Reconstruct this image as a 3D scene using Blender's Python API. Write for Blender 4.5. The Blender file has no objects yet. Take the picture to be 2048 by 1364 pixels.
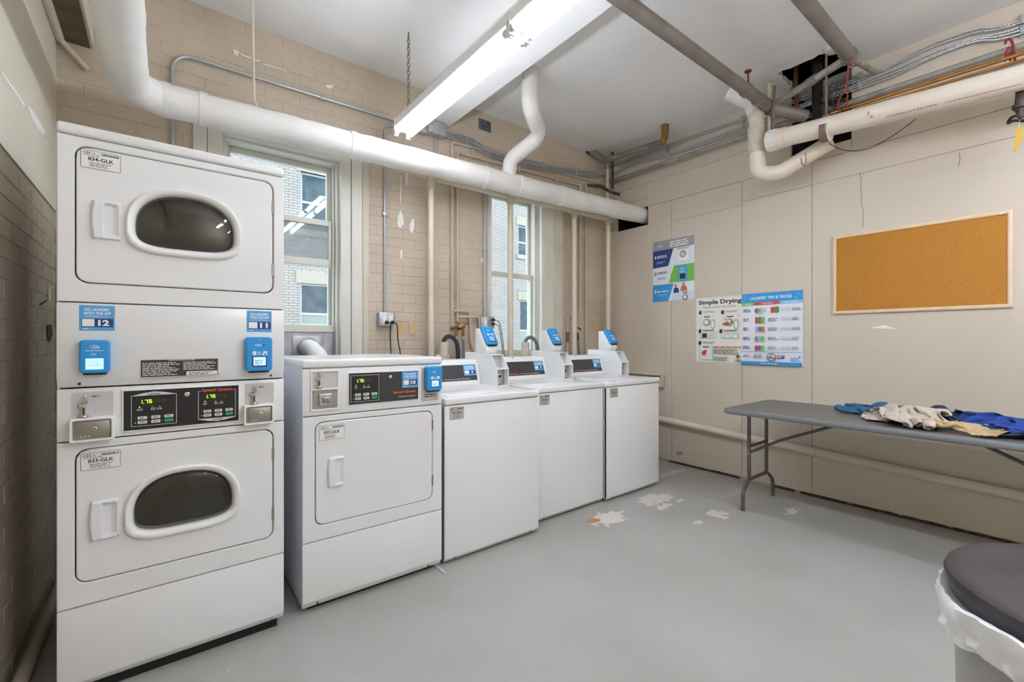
import bpy, bmesh, math, random
from mathutils import Vector, Matrix, noise
random.seed(7)
SC = bpy.context.scene
COL = SC.collection

# ---------------------------------------------------------------- camera
FPX, CX, V0, HC, TH = 895.0, 1024.0, 680.0, 1.22, math.radians(51.9)
FW = (math.cos(TH), math.sin(TH)); RT = (math.sin(TH), -math.cos(TH))
cam_d = bpy.data.cameras.new('camera'); cam = bpy.data.objects.new('camera', cam_d); COL.objects.link(cam)
cam_d.sensor_width = 36.0; cam_d.lens = FPX / 2048.0 * 36.0; cam_d.shift_y = (V0 - 682.0) / 2048.0
cam_d.clip_start = 0.02
cam.location = (0, 0, HC); cam.rotation_euler = (math.pi / 2, 0, TH - math.pi / 2)
SC.camera = cam

# ---------------------------------------------------------------- sky and exposure
wd = bpy.data.worlds.new('sky'); SC.world = wd; wd.use_nodes = True
bg = wd.node_tree.nodes['Background']
bg.inputs['Color'].default_value = (0.73, 0.86, 1.0, 1); bg.inputs['Strength'].default_value = 3.0
vs = SC.view_settings
vs.view_transform = 'Standard'; vs.look = 'None'; vs.gamma = 1.0; vs.use_curve_mapping = False
vs.exposure = 0.64
TUBE_POWER = 23.0          # tubes of the two fixtures in view
TUBE_POWER_FILL = 52.0      # stronger tubes of the fill fixtures added behind the camera
SC.cycles.use_denoising = True
SC.cycles.max_bounces = 10; SC.cycles.diffuse_bounces = 6; SC.cycles.transparent_max_bounces = 12

# room numbers (metres)
XL, XR, YB, YF, ZC = -0.431, 4.0, 3.26, -1.7, 3.225

# ---------------------------------------------------------------- photo pixel -> point on a plane of the room
def ray(u, v):
    a = (u - CX) / FPX
    return Vector((FW[0] + RT[0] * a, FW[1] + RT[1] * a, (V0 - v) / FPX))
def PY(u, v, y): r = ray(u, v); return Vector((0, 0, HC)) + r * (y / r.y)
def PX(u, v, x): r = ray(u, v); return Vector((0, 0, HC)) + r * (x / r.x)
def PZ(u, v, z): r = ray(u, v); return Vector((0, 0, HC)) + r * ((z - HC) / r.z)
def proj(p):
    d = p[0] * FW[0] + p[1] * FW[1]
    return (CX + FPX * (p[0] * RT[0] + p[1] * RT[1]) / d, V0 - FPX * (p[2] - HC) / d, d)

# ---------------------------------------------------------------- materials
def lin(c):
    if isinstance(c, str): c = tuple(int(c[i:i + 2], 16) for i in (0, 2, 4))
    return tuple((x / 255 / 12.92) if x / 255 <= 0.04045 else ((x / 255 + 0.055) / 1.055) ** 2.4 for x in c) + (1.0,)
MATS = {}
def mat(name, col, rough=0.5, metal=0.0, bump=None, var=None, spots=None, emit=0.0, coat=0.0, trans=0.0, spec=None, coords='Object', wave=None):
    """bump=(scale,strength)  var=(scale,hexcolour,amount)  spots=(scale,threshold,hexcolour)"""
    m = bpy.data.materials.new(name); m.use_nodes = True; nt = m.node_tree; b = nt.nodes['Principled BSDF']
    b.inputs['Roughness'].default_value = rough; b.inputs['Metallic'].default_value = metal
    if spec is not None: b.inputs['Specular IOR Level'].default_value = spec
    b.inputs['Coat Weight'].default_value = coat
    if trans: b.inputs['Transmission Weight'].default_value = trans
    base = lin(col)
    b.inputs['Base Color'].default_value = base
    src = None
    if var or bump or spots or wave:
        tc = nt.nodes.new('ShaderNodeTexCoord'); out = tc.outputs[coords]
        if coords == 'Object':           # world position keeps patterns continuous over many pieces
            g = nt.nodes.new('ShaderNodeNewGeometry'); out = g.outputs['Position']
    if var:
        n = nt.nodes.new('ShaderNodeTexNoise'); n.inputs['Scale'].default_value = var[0]; n.inputs['Detail'].default_value = 5
        nt.links.new(out, n.inputs['Vector'])
        mr = nt.nodes.new('ShaderNodeMapRange'); mr.inputs[1].default_value = 0.38; mr.inputs[2].default_value = 0.66
        mr.inputs[4].default_value = var[2]
        nt.links.new(n.outputs['Fac'], mr.inputs[0])
        mx = nt.nodes.new('ShaderNodeMix'); mx.data_type = 'RGBA'; mx.inputs[6].default_value = base; mx.inputs[7].default_value = lin(var[1])
        nt.links.new(mr.outputs[0], mx.inputs[0]); src = mx.outputs[2]
    for sp in (spots or []):
        n = nt.nodes.new('ShaderNodeTexNoise'); n.inputs['Scale'].default_value = sp[0]; n.inputs['Detail'].default_value = 4
        nt.links.new(out, n.inputs['Vector'])
        mr = nt.nodes.new('ShaderNodeMapRange'); mr.inputs[1].default_value = sp[1]; mr.inputs[2].default_value = sp[1] + 0.02
        nt.links.new(n.outputs['Fac'], mr.inputs[0])
        mx = nt.nodes.new('ShaderNodeMix'); mx.data_type = 'RGBA'; mx.inputs[7].default_value = lin(sp[2])
        if src: nt.links.new(src, mx.inputs[6])
        else: mx.inputs[6].default_value = base
        nt.links.new(mr.outputs[0], mx.inputs[0]); src = mx.outputs[2]
    if src: nt.links.new(src, b.inputs['Base Color'])
    if bump:
        n = nt.nodes.new('ShaderNodeTexNoise'); n.inputs['Scale'].default_value = bump[0]; n.inputs['Detail'].default_value = 6
        nt.links.new(out, n.inputs['Vector'])
        bp = nt.nodes.new('ShaderNodeBump'); bp.inputs['Strength'].default_value = bump[1]; bp.inputs['Distance'].default_value = 0.01
        nt.links.new(n.outputs['Fac'], bp.inputs['Height']); nt.links.new(bp.outputs[0], b.inputs['Normal'])
    if wave:
        n = nt.nodes.new('ShaderNodeTexWave'); n.inputs['Scale'].default_value = wave[0]; n.inputs['Distortion'].default_value = wave[2]
        n.bands_direction = wave[3]
        nt.links.new(out, n.inputs['Vector'])
        bp = nt.nodes.new('ShaderNodeBump'); bp.inputs['Strength'].default_value = wave[1]; bp.inputs['Distance'].default_value = 0.004
        nt.links.new(n.outputs['Fac'], bp.inputs['Height']); nt.links.new(bp.outputs[0], b.inputs['Normal'])
    if emit:
        b.inputs['Emission Color'].default_value = base; b.inputs['Emission Strength'].default_value = emit
        if src: nt.links.new(src, b.inputs['Emission Color'])
    MATS[name] = m
    return m
def M(n): return MATS[n]

mat('brick_paint', 'cbbdaa', 0.5, bump=(38, 0.3), var=(2.2, 'bbac97', 0.7))
mat('brick_paint_left', 'c4b8a6', 0.45, bump=(38, 0.35), var=(2.0, 'b0a594', 0.7))
mat('plaster_left', 'dad0bf', 0.7, bump=(22, 0.25), var=(1.3, 'ccc9b6', 0.8))
mat('panel_paint', 'd0c5b4', 0.45, bump=(30, 0.10), var=(1.1, 'c6b9a6', 0.6))
mat('panel_dirt', '54442f', 0.8, bump=(60, 0.3), var=(30, '2b241b', 0.9))
mat('ceiling_paint', 'eeedeb', 0.75, bump=(9, 0.5), var=(1.5, 'e3e1de', 0.5))
mat('soffit', '6e5f4b', 0.85, bump=(70, 0.5), var=(9, '5a4c3a', 0.8))
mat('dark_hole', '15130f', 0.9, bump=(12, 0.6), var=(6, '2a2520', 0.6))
mat('beige_pipe', 'ddd2bf', 0.4, var=(5, 'cdbfa6', 0.5), bump=(25, 0.05))
mat('insulation', 'eceae5', 0.6, bump=(22, 0.30), var=(4, 'dcd9d2', 0.5), spots=[(3.2, 0.72, 'd9cdae')])
mat('pvc', 'ece2d4', 0.3, var=(4, 'e2d3bd', 0.6), spots=[(9, 0.72, 'b89a72')])
mat('pvc_old', 'd9cfbe', 0.5, var=(8, 'b7a88e', 0.7), bump=(30, 0.3), spots=[(14, 0.68, '8a7350')])
mat('pvc_white', 'eeeae2', 0.35)
mat('grey_pipe', '8f8880', 0.5, 0.25, var=(6, '7a7168', 0.8), bump=(40, 0.15))
mat('grey_pipe_light', 'a9a49b', 0.45, 0.35, var=(14, '8b847a', 0.8), spots=[(20, 0.69, 'd0cbc3')])
mat('black_iron', '3c352d', 0.6, 0.4, var=(18, '6b6257', 0.7), bump=(30, 0.3))
mat('conduit', 'b9bbbc', 0.35, 0.45, var=(20, 'a6a8a9', 0.4))
mat('armor', 'bfc1c3', 0.3, 0.6, wave=(60, 0.5, 1.0, 'DIAGONAL'))
mat('galv', 'bfc2c5', 0.36, 0.55, var=(30, '9da0a4', 0.6))
mat('galv_sheet', 'bcbcc0', 0.45, 0.55, var=(9, '94939a', 0.7), bump=(14, 0.25))
mat('copper', 'b8813a', 0.3, 0.8, var=(14, '8f6330', 0.6))
mat('brass', 'a3793f', 0.35, 0.8, var=(30, '5f4526', 0.6))
mat('rust', '7a4a2a', 0.75, 0.3, var=(30, '5d3a22', 0.7), bump=(60, 0.4))
mat('rust_paint', '8a6f62', 0.6, 0.2, var=(20, '75594c', 0.6))
mat('foam', '9a7038', 0.8, bump=(60, 0.9), var=(40, '5b431f', 0.7))
mat('white_enamel', 'e9e9e8', 0.22, spec=0.5)
mat('white_side', 'e3e5ea', 0.25)
mat('white_plastic', 'eeeeec', 0.35)
mat('white_case', 'f0f0ee', 0.32)
mat('gap_dark', '4a463f', 0.8)
mat('toe_dark', '1c1a18', 0.8)
mat('stainless', 'a39d92', 0.34, 0.85, wave=(260, 0.15, 1.0, 'Z'))
mat('chrome', 'd8d5cf', 0.15, 0.95)
mat('recess_grey', 'c6c5c2', 0.35)
mat('black_panel', '272527', 0.3)
mat('console_black', '3b393b', 0.4)
mat('key_white', 'd9d9d6', 0.4)
mat('key_green', '2aa566', 0.4)
mat('led_off', '6a4d30', 0.4)
mat('led_green', 'a8ff2c', 0.4, emit=1.3)
mat('screen', 'b5dff8', 0.3, emit=0.55)
mat('screen_dim', '8fb4da', 0.25, emit=0.35)
mat('screen_ink', '6e93ad', 0.5)
mat('ink', '2a2a2c', 0.5)
mat('ink_grey', '8d8c8a', 0.5)
mat('ink_white', 'f4f4f2', 0.5)
mat('logo_red', 'e0532a', 0.45)
mat('logo_orange', 'e2622b', 0.45)
mat('label_white', 'ecebe7', 0.4)
mat('label_silver', 'c9c7c1', 0.35, 0.3)
mat('label_brown', '3a312b', 0.45)
mat('blue', '2f95d6', 0.35)
mat('blue_reader', '2d96d8', 0.3)
mat('blue_light', '56a8de', 0.35)
mat('blue_pale', '8fc2e6', 0.4)
mat('navy', '2b3a78', 0.4)
mat('teal', '2e7fb6', 0.4)
mat('green', '72c14a', 0.4)
mat('green_dark', '4b9a3a', 0.45)
mat('red', 'c94a42', 0.45)
mat('purple', '8d5aa8', 0.45)
mat('orange', 'd9733c', 0.45)
mat('skin_print', 'b98a6a', 0.5)
mat('poster_grey', '9a9a9c', 0.4)
mat('poster_cream', 'ece7d8', 0.45)
mat('poster_white', 'e9eaf0', 0.4)
mat('poster_pale', 'cfe0ec', 0.4)
mat('cork', 'c08432', 0.85, bump=(220, 0.5), var=(160, 'a96f25', 0.8))
mat('pale_wood', 'e3cbac', 0.45, var=(9, 'd3b792', 0.5))
mat('casing_paint', 'dcdacf', 0.4, bump=(14, 0.15), var=(3.5, 'd0cdbf', 0.7))
mat('reveal_paint', 'd6cfc0', 0.6, bump=(24, 0.35), var=(3, 'c6bdaa', 0.8))
mat('table_top', '6f6d6a', 0.42, bump=(60, 0.12), var=(3, '66635f', 0.6))
mat('table_edge', '757778', 0.35)
mat('leg_steel', '6d6863', 0.45, 0.5, var=(14, '55504b', 0.6))
mat('denim', '35648c', 0.9, bump=(240, 0.5), var=(18, '2f587f', 0.8))
mat('denim_seam', '8fb0c8', 0.9)
mat('oatmeal', 'cfc5b8', 0.95, bump=(200, 0.5), var=(90, 'c6b8a5', 0.6))
mat('pinkish', 'c8bcb4', 0.95, bump=(200, 0.4))
mat('tan', 'c4ae88', 0.9, bump=(180, 0.4), var=(14, 'bda578', 0.6))
mat('royal', '173f93', 0.75, bump=(120, 0.2), var=(9, '12357e', 0.6))
mat('navy_cloth', '2f3a55', 0.9, bump=(180, 0.5), var=(60, '46506a', 0.6))
mat('grey_cloth', '8b8b8d', 0.95, bump=(120, 0.9), var=(40, '6d6d70', 0.8))
mat('can_body', 'b4b2ad', 0.4, 0.5, var=(4, '9d9a95', 0.6))
mat('can_lid', '2a2729', 0.5, var=(5, '3f393a', 0.8), bump=(40, 0.1))
mat('can_rim', '3d4249', 0.35)
mat('bag', 'f1f1f0', 0.35, bump=(18, 0.35))
mat('rubber', '4a4d52', 0.5, wave=(120, 0.8, 0.0, 'Z'))
mat('hose_grey', '8b8d92', 0.4, wave=(160, 0.6, 0.0, 'Z'))
mat('cord', '2b2a29', 0.5)
mat('cord_grey', '77797a', 0.5)
mat('red_string', '8f3a30', 0.8)
mat('print_red', 'a8564c', 0.5)
mat('red_strap', '8d2430', 0.6)
mat('tag_yellow', 'c9a63a', 0.6)
mat('tie_white', 'e6e4df', 0.5)
mat('detector', 'dedbd3', 0.45)
mat('housing', 'e9e8e4', 0.4)
mat('old_box', '6c7176', 0.6, 0.4, bump=(60, 0.6), var=(20, '4c5055', 0.7))
mat('flake_white', 'f0eee9', 0.7)
mat('flake_tan', 'cfb083', 0.7)
mat('crack', '4d4335', 0.9)
mat('ext_brick', '9d968d', 0.8, bump=(30, 0.3), var=(3, '928a80', 0.7))
mat('ext_mortar', '837e78', 0.9)
mat('ext_stone', '9f9686', 0.8, var=(5, '948a78', 0.6))
mat('ext_frame', 'b0b3b5', 0.5)
mat('ext_glass', '3a474e', 0.25, var=(4, '56656a', 0.7), spec=0.15)
mat('ext_blind', '8a9184', 0.6)
mat('ext_ground', '9a9b98', 0.9)
mat('handle_plastic', 'e9e9ec', 0.3)
mat('drum', '8e8a82', 0.35, 0.8)
mat('drum_dark', '3a3733', 0.5, 0.4)
mat('tube_glow', 'eaf1ff', 0.4, emit=TUBE_POWER)
mat('tube_glow_fill', 'eaf1ff', 0.4, emit=TUBE_POWER_FILL)  # brighter glow, only for the added fill fixtures
mat('tube_cap', 'cfcdc8', 0.4, 0.4)

def glass(name, tint, rough=0.0, ior=1.45, dirt=None):
    m = bpy.data.materials.new(name); m.use_nodes = True; nt = m.node_tree; nt.nodes.clear()
    o = nt.nodes.new('ShaderNodeOutputMaterial'); t = nt.nodes.new('ShaderNodeBsdfTransparent'); g = nt.nodes.new('ShaderNodeBsdfGlossy')
    t.inputs['Color'].default_value = tint; g.inputs['Roughness'].default_value = rough
    lw = nt.nodes.new('ShaderNodeLayerWeight'); lw.inputs['Blend'].default_value = 0.5       # Schlick reflection, the same from both sides
    pw = nt.nodes.new('ShaderNodeMath'); pw.operation = 'POWER'; pw.inputs[1].default_value = 5.0; nt.links.new(lw.outputs['Facing'], pw.inputs[0])
    fr = nt.nodes.new('ShaderNodeMath'); fr.operation = 'MULTIPLY_ADD'; r0 = ((ior - 1) / (ior + 1)) ** 2
    fr.inputs[1].default_value = 1 - r0; fr.inputs[2].default_value = r0; nt.links.new(pw.outputs[0], fr.inputs[0])
    mx = nt.nodes.new('ShaderNodeMixShader'); nt.links.new(fr.outputs[0], mx.inputs[0])
    last = t.outputs[0]
    if dirt:
        d = nt.nodes.new('ShaderNodeBsdfDiffuse'); d.inputs['Color'].default_value = lin(dirt[0])
        geo = nt.nodes.new('ShaderNodeNewGeometry'); n = nt.nodes.new('ShaderNodeTexNoise'); n.inputs['Scale'].default_value = dirt[1]
        n.inputs['Detail'].default_value = 8
        nt.links.new(geo.outputs['Position'], n.inputs['Vector'])
        mr = nt.nodes.new('ShaderNodeMapRange'); mr.inputs[1].default_value = dirt[2]; mr.inputs[2].default_value = dirt[3]; mr.inputs[3].default_value = dirt[4]; mr.inputs[4].default_value = dirt[5]
        nt.links.new(n.outputs['Fac'], mr.inputs[0])
        m2 = nt.nodes.new('ShaderNodeMixShader'); nt.links.new(mr.outputs[0], m2.inputs[0]); nt.links.new(last, m2.inputs[1]); nt.links.new(d.outputs[0], m2.inputs[2])
        last = m2.outputs[0]
    nt.links.new(last, mx.inputs[1]); nt.links.new(g.outputs[0], mx.inputs[2]); nt.links.new(mx.outputs[0], o.inputs[0])
    MATS[name] = m
glass('pane_clear', (0.95, 0.97, 0.98, 1), 0.0, 1.55)
glass('pane_dirty', (0.9, 0.93, 0.95, 1), 0.02, 1.55, ('aab4b6', 5, 0.3, 0.7, 0.35, 0.75))
glass('dryer_glass', (0.42, 0.41, 0.38, 1), 0.0, 1.6)

def floor_material():
    m = mat('floor_paint', 'adaca7', 0.38, bump=(9, 0.06), var=(1.6, 'a09f99', 0.7), spots=[(70, 0.70, '8b8b88'), (44, 0.72, 'd3d1cb')])
    nt = m.node_tree; b = nt.nodes['Principled BSDF']
    src = b.inputs['Base Color'].links[0].from_socket
    geo = nt.nodes.new('ShaderNodeNewGeometry')
    nz = nt.nodes.new('ShaderNodeTexNoise'); nz.inputs['Scale'].default_value = 17; nz.inputs['Detail'].default_value = 6
    nt.links.new(geo.outputs['Position'], nz.inputs['Vector'])
    # worn places where the grey paint has come off: (px, py, radius along x, along y, colour)
    spots = [(1215, 1036, .22, .13, 'd8d2c8'), (1186, 1041, .07, .05, 'b48a55'), (1308, 997, .24, .12, 'd0ccc4'), (1325, 1013, .13, .05, 'd6d2ca'),
             (1436, 1028, .11, .10, 'd2cdc4'), (1395, 1046, .07, .04, 'd2cdc4'), (1583, 1022, .10, .05, 'd2cdc4'), (1360, 1000, .09, .03, 'd0ccc4'),
             (1345, 945, .30, .05, 'c9c6bf'), (1470, 985, .25, .05, 'bdb6aa')]
    for (u, v, rx, ry, c) in spots:
        p = PZ(u, v, 0)
        s = nt.nodes.new('ShaderNodeVectorMath'); s.operation = 'SUBTRACT'; s.inputs[1].default_value = (p.x, p.y, 0); nt.links.new(geo.outputs['Position'], s.inputs[0])
        q = nt.nodes.new('ShaderNodeVectorMath'); q.operation = 'MULTIPLY'; q.inputs[1].default_value = (1 / rx, 1 / ry, 0); nt.links.new(s.outputs[0], q.inputs[0])
        l = nt.nodes.new('ShaderNodeVectorMath'); l.operation = 'LENGTH'; nt.links.new(q.outputs[0], l.inputs[0])
        a = nt.nodes.new('ShaderNodeMath'); a.operation = 'MULTIPLY_ADD'; a.inputs[1].default_value = 2.1; nt.links.new(nz.outputs['Fac'], a.inputs[0]); nt.links.new(l.outputs['Value'], a.inputs[2])
        mr = nt.nodes.new('ShaderNodeMapRange'); mr.inputs[1].default_value = 1.74; mr.inputs[2].default_value = 1.70
        nt.links.new(a.outputs[0], mr.inputs[0])
        mx = nt.nodes.new('ShaderNodeMix'); mx.data_type = 'RGBA'; mx.inputs[7].default_value = lin(c)
        nt.links.new(mr.outputs[0], mx.inputs[0]); nt.links.new(src, mx.inputs[6]); src = mx.outputs[2]
    nt.links.new(src, b.inputs['Base Color'])
floor_material()

# ---------------------------------------------------------------- mesh helpers
def fillet(pts, r, seg=6):
    pts = [Vector(p) for p in pts]
    if not r: return pts
    out = [pts[0]]
    for i in range(1, len(pts) - 1):
        a, b, c = pts[i - 1], pts[i], pts[i + 1]
        da, dc = (a - b), (c - b); la, lc = da.length, dc.length
        if la < 1e-6 or lc < 1e-6: continue
        da /= la; dc /= lc; ang = da.angle(dc)
        if ang > 3.05: out.append(b); continue
        t = min(r / math.tan(ang / 2), la * 0.49, lc * 0.49); rr = t * math.tan(ang / 2)
        cen = b + (da + dc).normalized() * (rr / math.sin(ang / 2))
        p0, p1 = b + da * t - cen, b + dc * t - cen
        w = p0.angle(p1)
        for k in range(seg + 1):
            s = k / seg
            out.append(cen + (p0 * math.sin((1 - s) * w) + p1 * math.sin(s * w)) / max(math.sin(w), 1e-6))
    out.append(pts[-1])
    return out
def resample(pts, step):
    out = [pts[0]]
    for a, b in zip(pts, pts[1:]):
        n = max(1, int((b - a).length / step))
        for k in range(1, n + 1): out.append(a + (b - a) * (k / n))
    return out
def smooth_path(pts, seg=6):
    P = [Vector(p) for p in pts]; P = [P[0] * 2 - P[1]] + P + [P[-1] * 2 - P[-2]]
    out = []
    for i in range(1, len(P) - 2):
        for k in range(seg):
            t = k / seg; a, b, c, d = P[i - 1], P[i], P[i + 1], P[i + 2]
            out.append(0.5 * (2 * b + (c - a) * t + (2 * a - 5 * b + 4 * c - d) * t * t + (3 * b - a - 3 * c + d) * t ** 3))
    out.append(P[-2]); return out

class MB:
    def __init__(s): s.v, s.f, s.m, s.mats = [], [], [], []
    def mi(s, m):
        if m not in s.mats: s.mats.append(m)
        return s.mats.index(m)
    def add(s, vs, fs, m=None):
        o = len(s.v); s.v += [tuple(v) for v in vs]; k = s.mi(m) if m else 0
        for f in fs: s.f.append(tuple(i + o for i in f)); s.m.append(k)
        return s
    def box(s, x0, x1, y0, y1, z0, z1, m=None):
        vs = [(x, y, z) for x in (x0, x1) for y in (y0, y1) for z in (z0, z1)]
        return s.add(vs, [(0, 1, 3, 2), (4, 6, 7, 5), (0, 4, 5, 1), (2, 3, 7, 6), (0, 2, 6, 4), (1, 5, 7, 3)], m)
    def tube(s, pts, r, n=12, bend=0, caps=True, lump=0.0, step=0, m=None, taper=None, closed=False):
        P = fillet(pts, bend) if bend else [Vector(p) for p in pts]
        if step: P = resample(P, step)
        P = [p for i, p in enumerate(P) if i == 0 or (p - P[i - 1]).length > 1e-5]
        rings = []; N = None
        for i, p in enumerate(P):
            if closed: t = (P[(i + 1) % len(P)] - P[i - 1])
            else: t = (P[min(i + 1, len(P) - 1)] - P[max(i - 1, 0)])
            t.normalize()
            if N is None:
                a = Vector((0, 0, 1)) if abs(t.z) < 0.9 else Vector((1, 0, 0)); N = t.cross(a).normalized()
            else: N = (N - t * N.dot(t)); N.normalize()
            B = t.cross(N); rr = r * (taper[0] + (taper[1] - taper[0]) * i / (len(P) - 1)) if taper else r
            ring = []
            for k in range(n):
                a = 2 * math.pi * k / n; d = N * math.cos(a) + B * math.sin(a)
                q = rr
                if lump:
                    w = p + d * r; q = rr + lump * (noise.noise(w * 7) + 0.5 * noise.noise(w * 19))
                ring.append(p + d * q)
            rings.append(ring)
        vs = [v for rg in rings for v in rg]; L = len(rings); fs = []
        for i in range(L if closed else L - 1):
            j = (i + 1) % L
            for k in range(n): fs.append((i * n + k, i * n + (k + 1) % n, j * n + (k + 1) % n, j * n + k))
        if caps and not closed: fs.append(tuple(range(n - 1, -1, -1))); fs.append(tuple((L - 1) * n + k for k in range(n)))
        return s.add(vs, fs, m)
    def lathe(s, prof, c=(0, 0, 0), axis='Z', n=24, m=None, dirn=None):
        """prof: list of (radius, height) along axis"""
        if dirn is None: ax = {'X': Vector((1, 0, 0)), 'Y': Vector((0, 1, 0)), 'Z': Vector((0, 0, 1))}[axis]
        else: ax = Vector(dirn).normalized()
        a = Vector((0, 0, 1)) if abs(ax.z) < 0.9 else Vector((1, 0, 0)); N = ax.cross(a).normalized(); B = ax.cross(N); c = Vector(c)
        vs = [c + ax * h + (N * math.cos(2 * math.pi * k / n) + B * math.sin(2 * math.pi * k / n)) * max(r, 1e-5) for r, h in prof for k in range(n)]
        fs = [(i * n + k, i * n + (k + 1) % n, (i + 1) * n + (k + 1) % n, (i + 1) * n + k) for i in range(len(prof) - 1) for k in range(n)]
        if prof[0][0] > 1e-4: fs.append(tuple(range(n - 1, -1, -1)))
        if prof[-1][0] > 1e-4: fs.append(tuple((len(prof) - 1) * n + k for k in range(n)))
        return s.add(vs, fs, m)
    def prism(s, poly, t0, t1, plane='YZ', m=None):
        """poly in the two axes of `plane`, swept t0..t1 along the third"""
        def P(a, b, t): return {'YZ': (t, a, b), 'XZ': (a, t, b), 'XY': (a, b, t)}[plane]
        n = len(poly); vs = [P(a, b, t0) for a, b in poly] + [P(a, b, t1) for a, b in poly]
        fs = [tuple(range(n))[::-1], tuple(range(n, 2 * n))] + [(i, (i + 1) % n, n + (i + 1) % n, n + i) for i in range(n)]
        return s.add(vs, fs, m)
    def loft(s, loops, close=True, cap0=False, cap1=False, m=None):
        n = len(loops[0]); vs = [v for l in loops for v in l]
        fs = [(i * n + k, i * n + (k + 1) % n, (i + 1) * n + (k + 1) % n, (i + 1) * n + k) for i in range(len(loops) - 1) for k in range(n if close else n - 1)]
        if cap0: fs.append(tuple(range(n - 1, -1, -1)))
        if cap1: fs.append(tuple((len(loops) - 1) * n + k for k in range(n)))
        return s.add(vs, fs, m)
    def build(s, name, m=None, parent=None, local=False, bevel=0.0, seg=2, smooth=True, angle=35, sub=0, kind=None, link=True):
        me = bpy.data.meshes.new(name); me.from_pydata(s.v, [], s.f)
        bm = bmesh.new(); bm.from_mesh(me)
        if s.m and not bevel:
            for f, k in zip(bm.faces, s.m): f.material_index = k
        bmesh.ops.recalc_face_normals(bm, faces=bm.faces)
        if bevel:
            es = [e for e in bm.edges if len(e.link_faces) == 2 and e.calc_face_angle(0) > 0.5]
            bmesh.ops.bevel(bm, geom=es, offset=bevel, segments=seg, profile=0.5, affect='EDGES', clamp_overlap=True)
        if smooth:
            for f in bm.faces: f.smooth = True
        bm.to_mesh(me); bm.free()
        if smooth: me.set_sharp_from_angle(angle=math.radians(angle))
        for k in (s.mats or [m or 'white_enamel']): me.materials.append(M(k))
        if not link: return me
        o = bpy.data.objects.new(name, me); COL.objects.link(o)
        if sub:
            md = o.modifiers.new('sub', 'SUBSURF'); md.levels = sub; md.render_levels = sub
        if parent is not None: attach(o, parent, local)
        if kind: o['kind'] = kind
        return o
def attach(o, parent, local=False):
    o.parent = parent
    if not local: o.matrix_parent_inverse = Matrix.Translation(-Vector(parent.location))
def thing(name, label, cat, loc=(0, 0, 0), rz=0.0, group=None):
    e = bpy.data.objects.new(name, None); COL.objects.link(e); e.location = loc; e.rotation_euler = (0, 0, rz); e.empty_display_size = 0.05
    return tag(e, label, cat, group)
def tag(o, label, cat, group=None):
    o['label'] = label; o['category'] = cat
    if group: o['group'] = group
    return o
def struct(o): o['kind'] = 'structure'; return o

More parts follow.
